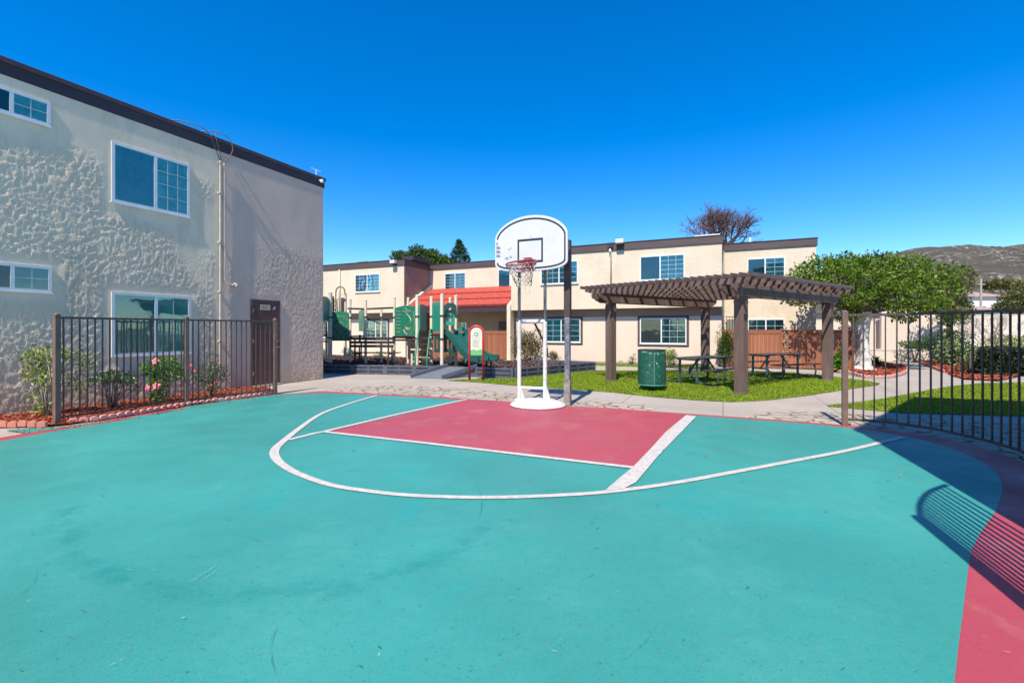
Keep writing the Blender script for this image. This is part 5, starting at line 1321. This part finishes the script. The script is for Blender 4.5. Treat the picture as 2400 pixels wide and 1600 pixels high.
# ------------------------------------------------------------------ trees
def limb(mb, a, b, r0, r1, sag=.0, n=6, seg=5):
    a, b = Vector(a), Vector(b); pts, rs = [], []
    off = Vector((random.uniform(-1,1), random.uniform(-1,1), random.uniform(0,1)))*(b-a).length*.12
    for i in range(seg+1):
        f = i/seg; pts.append(a.lerp(b, f)+off*math.sin(math.pi*f)); rs.append(r0+(r1-r0)*f)
    mb.tube(pts, rs, n)
TB = Vector((*G(2024,867)[:2], 0)); TR = thing('whitewashed_tree', 'broad green tree with whitewashed trunk right of the pergola', 'tree', TB)
tm = MB()
ring = []
m = MB(); hs = [(0,.44,.40),(.06,.36,.33),(.18,.29,.27),(.5,.25,.25),(.9,.24,.24),(1.3,.27,.25),(1.7,.33,.27),(2.0,.40,.29),(2.15,.40,.27)]
nq = 20
for j, (z, rx, ry) in enumerate(hs):
    for i in range(nq):
        a = 2*math.pi*i/nq; k_ = 1+.09*math.sin(3*a+z*1.5)+.07*math.sin(7*a+2*z)+(.22*max(0,math.sin(5*a)) if z < .1 else 0)
        m.v.append((rx*.86*k_*math.cos(a)-.06*z+.03*math.sin(z*3), ry*k_*math.sin(a), z))
for j in range(len(hs)-1):
    for i in range(nq): m.f.append((j*nq+i, j*nq+(i+1)%nq, (j+1)*nq+(i+1)%nq, (j+1)*nq+i))
m.build('trunk', 'trunk_white', TR, local=True, smooth=True)
lb = MB(); blobs = []
cents = []
Dt = TB.y
for (x,y,dz,rx,rz) in [(1880,655,0,.75,.42),(1905,690,-.6,.7,.36),(1925,628,.3,.85,.5),(1960,640,-.7,.8,.5),(1975,610,.4,.75,.38),(2010,620,.8,.8,.45),(2035,655,-.8,.85,.5),(2060,612,.2,.75,.4),(2085,640,-.3,.9,.55),(2100,690,-.9,.8,.5),(2130,615,.5,.8,.42),(2150,660,-.4,.9,.5),(2165,705,-.6,.8,.38),(2190,640,.4,.8,.45),(2215,680,0,.7,.5),(2000,690,-1.0,.7,.4),(1985,730,-.3,.5,.35),(2050,700,.9,.8,.4),(1860,690,.4,.45,.3),(2120,735,-.5,.5,.22),(1940,665,1.0,.9,.5),(2110,660,1.2,1.0,.5)]:
    w = W(x, y+5, Dt+dz); k_r = random.uniform(.80,1.10); cents.append((w[0]-TB.x, dz, w[2], rx*k_r, rz*k_r))
for (x,y,z,rx,rz) in cents:
    st_ = Vector((random.uniform(-.3,.3), random.uniform(-.15,.15), 2.05))
    limb(lb, st_, (x, y, z-rz*.2), .085, .022)
    for q in range(4):
        e = (x+random.uniform(-.8,.8)*rx, y+random.uniform(-.8,.8)*rx, z+random.uniform(-.3,.8)*rz); limb(lb, (x*.8,y*.8,2.05+(z-2.05)*.8), e, .022, .007, n=4, seg=3)
lb.build('limbs', 'bark_grey', TR, local=True, smooth=True)
cc_, oo_ = cloud([(x,y,z,rx,rx,rz,int(1500*rx*rx)) for (x,y,z,rx,rz) in cents], shell=.5)
np_mesh('crown', leaf_verts(cc_, .135, .48, oo_, .35), 4, 'leaf_tree', TR)

def blob_tree(name, label, base, blobs, size, mat, trunk_h, tr=.12, bark='bark', cat='tree', n=9):
    t = thing(name, label, cat, base); m = MB(); m.tube([(0,0,0),(.05,0,trunk_h*.5),(0,0,trunk_h)], [tr*1.3,tr,tr*.7], 8); m.build('trunk', bark, t, local=True, smooth=True)
    lb = MB()
    for b in blobs:
        limb(lb, (0,0,trunk_h*.95), (b[0],b[1],b[2]), tr*.5, .02, n=5)
        for q in range(3): limb(lb, (b[0]*.7,b[1]*.7,trunk_h+(b[2]-trunk_h)*.7), (b[0]+random.uniform(-.8,.8)*b[3], b[1]+random.uniform(-.8,.8)*b[4], b[2]+random.uniform(-.2,.8)*b[5]), .02, .008, n=4, seg=3)
    lb.build('limbs', bark, t, local=True, smooth=True)
    c, o = cloud(blobs, shell=.45); np_mesh('crown', leaf_verts(c, size, .5, o, .3), 4, mat, t); return t
def px_blobs(base, D, items, dens=1500):
    out = []
    for (x,y,dz,rpx,rz) in items:
        w = W(x,y,D+dz); r_ = rpx/F*D; out.append((w[0]-base[0], dz, w[2], r_, r_, rz/F*D, int(dens)))
    return out
b_ = ((2225-1200)/F*21, 21, 0)
blob_tree('olive_tree', 'yellowish green tree with bare grey branches rising over the garden wall', b_, px_blobs(b_, 21, [(2215,650,0,28,24),(2240,690,.3,30,30),(2260,650,-.3,22,26),(2200,700,0,30,24),(2255,725,0,22,22),(2180,720,.4,26,18),(2230,735,-.3,26,16)], 620), .13, 'leaf_olive', 1.9, .13, 'bark_grey')
b_ = ((2395-1200)/F*26, 26, 0)
blob_tree('olive_tree', 'bronze green tree at the far right edge above the fence rail', b_, px_blobs(b_, 26, [(2375,700,0,24,18),(2400,690,0,26,22),(2355,720,0,18,12),(2420,710,0,30,24),(2390,725,0,30,14)], 700), .15, 'leaf_olive', 2.0, .12, 'bark_grey')
b_ = ((985-1200)/F*42, 42, 0)
blob_tree('roadside_tree', 'wide round green tree behind the roof left of the conifer', b_, px_blobs(b_, 42, [(935,603,0,18,15),(950,608,1,22,18),(975,592,0,20,16),(982,605,1,24,20),(1005,606,0,24,20),(1010,598,1,20,14),(1030,612,0,20,16),(1045,616,0,16,14),(990,635,0,60,30)], 800), .22, 'leaf_back', 5, .25)
b_ = ((1077-1200)/F*44, 44, 0)
t = thing('conifer', 'pointed dark green conifer behind the roof near the backboard', 'tree', b_)
MB().tube([(0,0,0),(0,0,9.3)], [.2,.03], 8).build('trunk', 'bark', t, local=True)
bl = []
for (x,y,rx,ry) in ((1076,568,4,5),(1077,576,8,7),(1072,586,10,8),(1083,586,9,8),(1066,596,10,9),(1086,598,12,9),(1076,606,16,9),(1094,608,7,8),(1062,612,8,8),(1078,625,22,14)):
    w = W(x,y,44); bl.append((w[0]-b_[0],0,w[2],rx/F*44,rx/F*44,ry/F*44,420))
c, o_c = cloud(bl, shell=.4); np_mesh('crown', leaf_verts(c, .2, .3, o_c, .5), 4, 'leaf_conifer', t)
# bare tree behind the roof
b_ = ((1690-1200)/F*36, 36, 0)
t = thing('bare_tree', 'leafless twiggy tree rising behind the main roof', 'tree', b_); tw = MB(); tk = MB()
tk.tube([(0,0,0),(.1,0,3.2),(0,0,6.6)], [.26,.2,.15], 8)
def grow(p, d, ln, r, lvl):
    q = p+d*ln; mid = p.lerp(q,.5)+Vector((random.uniform(-.06,.06),random.uniform(-.06,.06),0))*ln
    (tk if lvl < 2 else tw).tube([p,mid,q], [r,r*.85,r*.7], 5 if lvl < 3 else 3, False)
    if lvl >= 6: return
    for k_ in range(3 if lvl < 5 else 2):
        nd = (d+Vector((random.gauss(0,.55),random.gauss(0,.55),random.gauss(.10,.35)))).normalized(); grow(q, nd, ln*random.uniform(.64,.86), r*.66, lvl+1)
for k_ in range(10):
    a = k_*2*math.pi/9; f_ = .52 if k_ < 9 else .05; grow(Vector((0,0,6.8)), Vector((math.cos(a)*f_,math.sin(a)*f_,.85)).normalized(), random.uniform(1.15,1.4), .10, 1)
tk.build('trunk', 'bark_grey', t, local=True, smooth=True); tw.build('crown', 'twig', t, local=True)

# garden walls and hedges on the right
def wbox(name, label, a, b, h, th, mat='garden_wall', z0=0, cap=True):
    a, b = Vector((*a,0)), Vector((*b,0)); ln = (b-a).length; ang = math.atan2(b.y-a.y,b.x-a.x)
    t = thing(name, label, 'wall', (a.x,a.y,z0), ang); MB().box(0,ln,0,th,0,h).build('wall_panel', mat, t, local=True, bevel=.01)
    if cap: MB().box(-.02,ln+.02,-.02,th+.02,h+.001,h+.05).build('coping', mat, t, local=True, bevel=.01)
    return t
def dx(x, D): return ((x-1200)/F*D, D)
wbox('garden_wall', 'tall cream garden wall seen through the gap behind the curved fence', dx(2066,23.5), dx(2228,22.8), 2.55, .2)
wbox('garden_wall', 'cream garden wall half hidden behind the whitewashed trunk and the dark bush', dx(1890,25.5), dx(2072,24.0), 2.0, .2)
wbox('garden_wall', 'lower cream garden wall continuing right behind the dark hedge', dx(2226,24.5), dx(2620,22.5), 2.22, .2)
wbox('garden_wall', 'knee high cream planter wall at the end of the curved path', dx(2040,22.0), dx(2196,21.6), .52, .3)
def hedge_px(label, x0, x1, y0, y1, D, mat, size=.09, n=1500, lumps=6, name='hedge', cat='hedge', zb=None):
    X0, X1 = (x0-1200)/F*D, (x1-1200)/F*D; zt1, zb1 = EYE+(HZ-y0)*D/F, EYE+(HZ-y1)*D/F
    t = thing(name, label, cat, ((X0+X1)/2, D, 0)); hwx = (X1-X0)/2; bl = []
    for i in range(lumps):
        f = -1+2*(i+.5)/lumps; bl.append((f*hwx*.85, random.uniform(-.1,.1), (zt1+zb1)/2+random.uniform(-.05,.05), hwx/lumps*1.7+.08, min(.6,hwx), (zt1-zb1)/2*random.uniform(.9,1.08), n//lumps))
    c, o = cloud(bl, shell=.55); np_mesh('foliage', leaf_verts(c, size, .6, o, .4), 4, mat, t)
    m = MB()
    for b in bl[::2]: limb(m, (0,0,0), (b[0],b[1],b[2]), .035, .012, n=5)
    m.build('stem', 'bark', t, local=True); return t
hedge_px('upper green cloud of the clipped topiary against the tall wall', 2196,2262,741,763,20.5,'leaf_back',.08,900,4,'topiary')
hedge_px('middle green cloud of the clipped topiary on the garden path', 2206,2258,772,800,19.8,'leaf_back',.08,900,4,'topiary')
hedge_px('low rounded green hedge in front of the tall cream wall', 2116,2170,799,816,21.2,'leaf_back',.08,800,4)
hedge_px('small dark green shrub left of the topiary above the planter', 2162,2204,784,820,20.6,'leaf_shrub',.08,900,3)
hedge_px('leafy light green shrub in the red mulch bed on the right', 2205,2285,800,868,19.2,'leaf_agave',.13,2200,5,'shrub','bush')
hedge_px('variegated bush at the left end of the dark hedge', 2255,2300,842,886,15.9,'leaf_bronze',.07,1300,4,'shrub','bush')
t = thing('hedge', 'long black green clipped hedge behind the right lawn', 'hedge', (15.1,15.0,0))
hx, hy, hz = 5.2, 1.3, .84; n_ = 26000
c = rng.uniform(0, 1, (n_,3)); f_ = rng.integers(0, 4, n_)
c[:,1] = np.where(f_ < 2, c[:,1]**4*.9, c[:,1]); c[:,2] = np.where(f_ == 2, 1-c[:,2]**4*.3, c[:,2]); c[:,0] = np.where(f_ == 3, c[:,0]**5*.3, c[:,0])
c *= (hx, hy, hz); c[:,0] += c[:,1]*1.12; c += rng.normal(0, .035, (n_,3)); c[:,2] = np.maximum(c[:,2], 0)
np_mesh('foliage', leaf_verts(c, .085, .6), 4, 'leaf_hedge', t); m = MB()
for i in range(9): limb(m, (.3+i*.55,.6,0), (.3+i*.55,.6,.7), .05, .02, n=5)
m.build('stem', 'bark', t, local=True)
hedge_px('low yellow green bush behind the top of the dark hedge', 2330,2400,786,822,19.5,'leaf_yellow',.09,1300,5,'shrub','bush')
b_ = (*dx(2325,18.5),0); t = thing('bare_shrub', 'thin leafless twiggy shrub in front of the lower garden wall', 'shrub', b_); tw = MB()
def grow2(p, d, ln, r, lvl):
    q = p+d*ln; tw.tube([p,q], [r,r*.7], 4, False)
    if lvl >= 4: return
    for k_ in range(3): grow2(q, (d+Vector((random.gauss(0,.4),random.gauss(0,.4),random.gauss(.1,.2)))).normalized(), ln*.72, r*.65, lvl+1)
for k_ in range(5): grow2(Vector((0,0,.0)), Vector((random.gauss(0,.3),random.gauss(0,.2),1)).normalized(), .75, .018, 0)
tw.build('twigs', 'stem', t, local=True)
c = np.array([(random.gauss(0,.35), random.gauss(0,.2), 1.25+random.gauss(0,.22)) for _ in range(260)]); np_mesh('foliage', leaf_verts(c, .06, .5), 4, 'leaf_olive', t)

# far houses
def house(label, x0, x1, ytop, yeave, D, depth=7, g='far'):
    X0, X1 = (x0-1200)/F*D, (x1-1200)/F*D; ze, zr = EYE+(HZ-yeave)*D/F, EYE+(HZ-ytop)*D/F
    t = thing('house', label, 'house', (X0, D, 0)); w = X1-X0
    MB().box(0,w,0,depth,0,ze).build('wall', 'far_house', t, local=True)
    m = MB(); o_ = .5; m.add([(-o_,-o_,ze-.1),(w+o_,-o_,ze-.1),(w+o_,depth+o_,ze-.1),(-o_,depth+o_,ze-.1),(w*.25,depth*.5,zr),(w*.75,depth*.5,zr)], [(0,1,5,4),(1,2,5),(2,3,4,5),(3,0,4),(3,2,1,0)])
    m.build('roof', 'far_roof', t, local=True)
    for f in (.3,.7): 
        wn = MB().box(w*f-.5,w*f+.5,-.06,.01,ze*.62,ze*.62+1.1).build('window', 'white', t, local=True); MB().box(w*f-.42,w*f+.42,-.07,-.061,ze*.62+.08,ze*.62+1.02).build('pane', 'glass_dark', wn, local=True)
    return t
house('white far house with pinkish hipped roof above the garden wall', 2280,2362,679,694,85, 9)
house('low white far house with tiled roof in front of the taller one', 2268,2340,712,724,60, 6)
b_ = (*dx(2299,80),0); t = thing('utility_pole', 'thin pale utility pole next to the far white house', 'pole', b_)
MB().tube([(0,0,0),(0,0,EYE+(HZ-652)*80/F)], .16, 8).build('pole_shaft', 'stem', t, local=True); MB().box(-.7,.7,-.06,.06,9.2,9.35).build('crossarm', 'stem', t, local=True)
b_ = (*dx(2345,110),0)
blob_tree('distant_tree', 'broad yellowish tree line below the rocky hill', b_, px_blobs(b_, 110, [(2320,668,0,16,8),(2345,666,0,18,9),(2370,668,0,18,8),(2400,670,0,20,9),(2425,670,0,20,10)], 500), .8, 'leaf_olive', 5, .4)
blob_tree('distant_tree', 'round dark tree between the far houses and the olive tree', (*dx(2395,48),0), px_blobs((*dx(2395,48),0), 48, [(2375,705,0,14,10),(2395,700,0,18,12),(2420,703,0,22,14)], 500), .3, 'leaf_olive', 4, .2)

# hills
def hill_mat():
    m, nt, bs = new_mat('chaparral_hill'); v = coord(nt, (.01,.01,.01))
    c = mix(nt, noise_fac(nt, v, 2.2, 8, .7), (.120,.112,.090), (.165,.145,.12))
    c = mix(nt, mul(nt, noise_fac(nt, v, 9, 6, .7, .45, .65), .55), c, (.070,.082,.068))
    r = noise_fac(nt, coord(nt, (.01,.01,.014)), 15, 4, .7, .54, .585)
    big = noise_fac(nt, v, 1.8, 5, .6, .44, .60)
    c = mix(nt, mul(nt, r, big), c, (.52,.43,.36))
    L(nt, c, bs.inputs['Base Color']); bs.inputs['Roughness'].default_value = 1; bs.inputs['Specular IOR Level'].default_value = 0
    add_bump(nt, bs, noise_fac(nt, v, 13, 8, .75, 0, 1), 1.0, 9); return m
M['hill'] = hill_mat()
ridge = [(1500,700),(1700,672),(1850,645),(1950,622),(2040,603),(2075,594),(2110,590),(2130,591),(2165,587),(2200,585.5),(2230,589),(2262,593),(2300,599),(2360,612),(2440,630),(2600,670),(2900,720)]
ridge2 = [(2100,640),(2200,610),(2262,594),(2300,589),(2340,583),(2375,581),(2420,583),(2500,590),(2700,610),(3000,640)]
def hill(name, rid, D0, D1):
    xs = [p[0] for p in rid]; ys = [p[1] for p in rid]; nx, ny = 200, 60; m = MB()
    for j in range(ny+1):
        for i in range(nx+1):
            xp = xs[0]+(xs[-1]-xs[0])*i/nx; yr = np.interp(xp, xs, ys); f = j/ny
            D = D0+(D1-D0)*f; zr = (HZ-yr)*D1/F
            z = zr*math.sin(math.pi/2*min(f/.86,1))**1.15 if f < .86 else zr*(1-.3*(f-.86)/.14)
            X = (xp-1200)/F*D1*(.80+.2*f)
            q = Vector((X*.012, D*.012, 0)); z += (mnoise.fractal(q*1.2, 1.0, 2.1, 6)*4+abs(mnoise.fractal(q*5, .9, 2.2, 4))*2.5-9)*min(f*2,1)*(1 if f < .8 else .35)
            m.v.append((X, D, z-2))
    for j in range(ny):
        for i in range(nx): a = j*(nx+1)+i; m.f.append((a,a+1,a+nx+2,a+nx+1))
    o = m.build(name, 'hill', local=True, smooth=True); o['kind'] = 'structure'
hill('rocky_hill', ridge, 420, 900); hill('far_hill', ridge2, 900, 1500)

# ------------------------------------------------------------------ light, sky, camera
AZ, EL = 20.3, 54.0   # light travels toward azimuth AZ right of +Y
sun = bpy.data.lights.new('sun', 'SUN'); sun.energy = 4.7; sun.angle = R(.55); sun.color = (1, .925, .80)
so = bpy.data.objects.new('sun', sun); col.objects.link(so)
ld = Vector((math.sin(R(AZ))*math.cos(R(EL)), math.cos(R(AZ))*math.cos(R(EL)), -math.sin(R(EL))))
so.rotation_euler = ld.to_track_quat('-Z', 'Y').to_euler(); so.location = (0,0,30)
world = bpy.data.worlds.new('World'); scene.world = world; world.use_nodes = True; nt = world.node_tree
sky = N(nt, 'ShaderNodeTexSky', sky_type='NISHITA'); sky.sun_disc = False; sky.sun_elevation = R(EL); sky.sun_rotation = R(AZ+180)
sky.air_density = 1.0; sky.dust_density = .12; sky.ozone_density = 4.5; sky.altitude = 300
hs_ = N(nt, 'ShaderNodeHueSaturation'); hs_.inputs['Saturation'].default_value = 1.42; hs_.inputs['Hue'].default_value = .506; hs_.inputs['Value'].default_value = 1.0
L(nt, sky.outputs[0], hs_.inputs['Color'])
L(nt, hs_.outputs[0], nt.nodes['Background'].inputs['Color']); nt.nodes['Background'].inputs['Strength'].default_value = .15
cam = bpy.data.cameras.new('camera'); co = bpy.data.objects.new('camera', cam); col.objects.link(co)
co.location = (0,0,EYE); co.rotation_euler = (R(90),0,0); cam.sensor_width = 36; cam.lens = 36*F/2400; cam.shift_y = -28/2400
cam.clip_start = .05; cam.clip_end = 6000; scene.camera = co
scene.view_settings.view_transform = 'Standard'; scene.view_settings.look = 'None'; scene.view_settings.exposure = .57; scene.view_settings.gamma = 1
scene.cycles.max_bounces = 8; scene.cycles.transparent_max_bounces = 12
try: scene.cycles.use_denoising = True
except Exception: pass
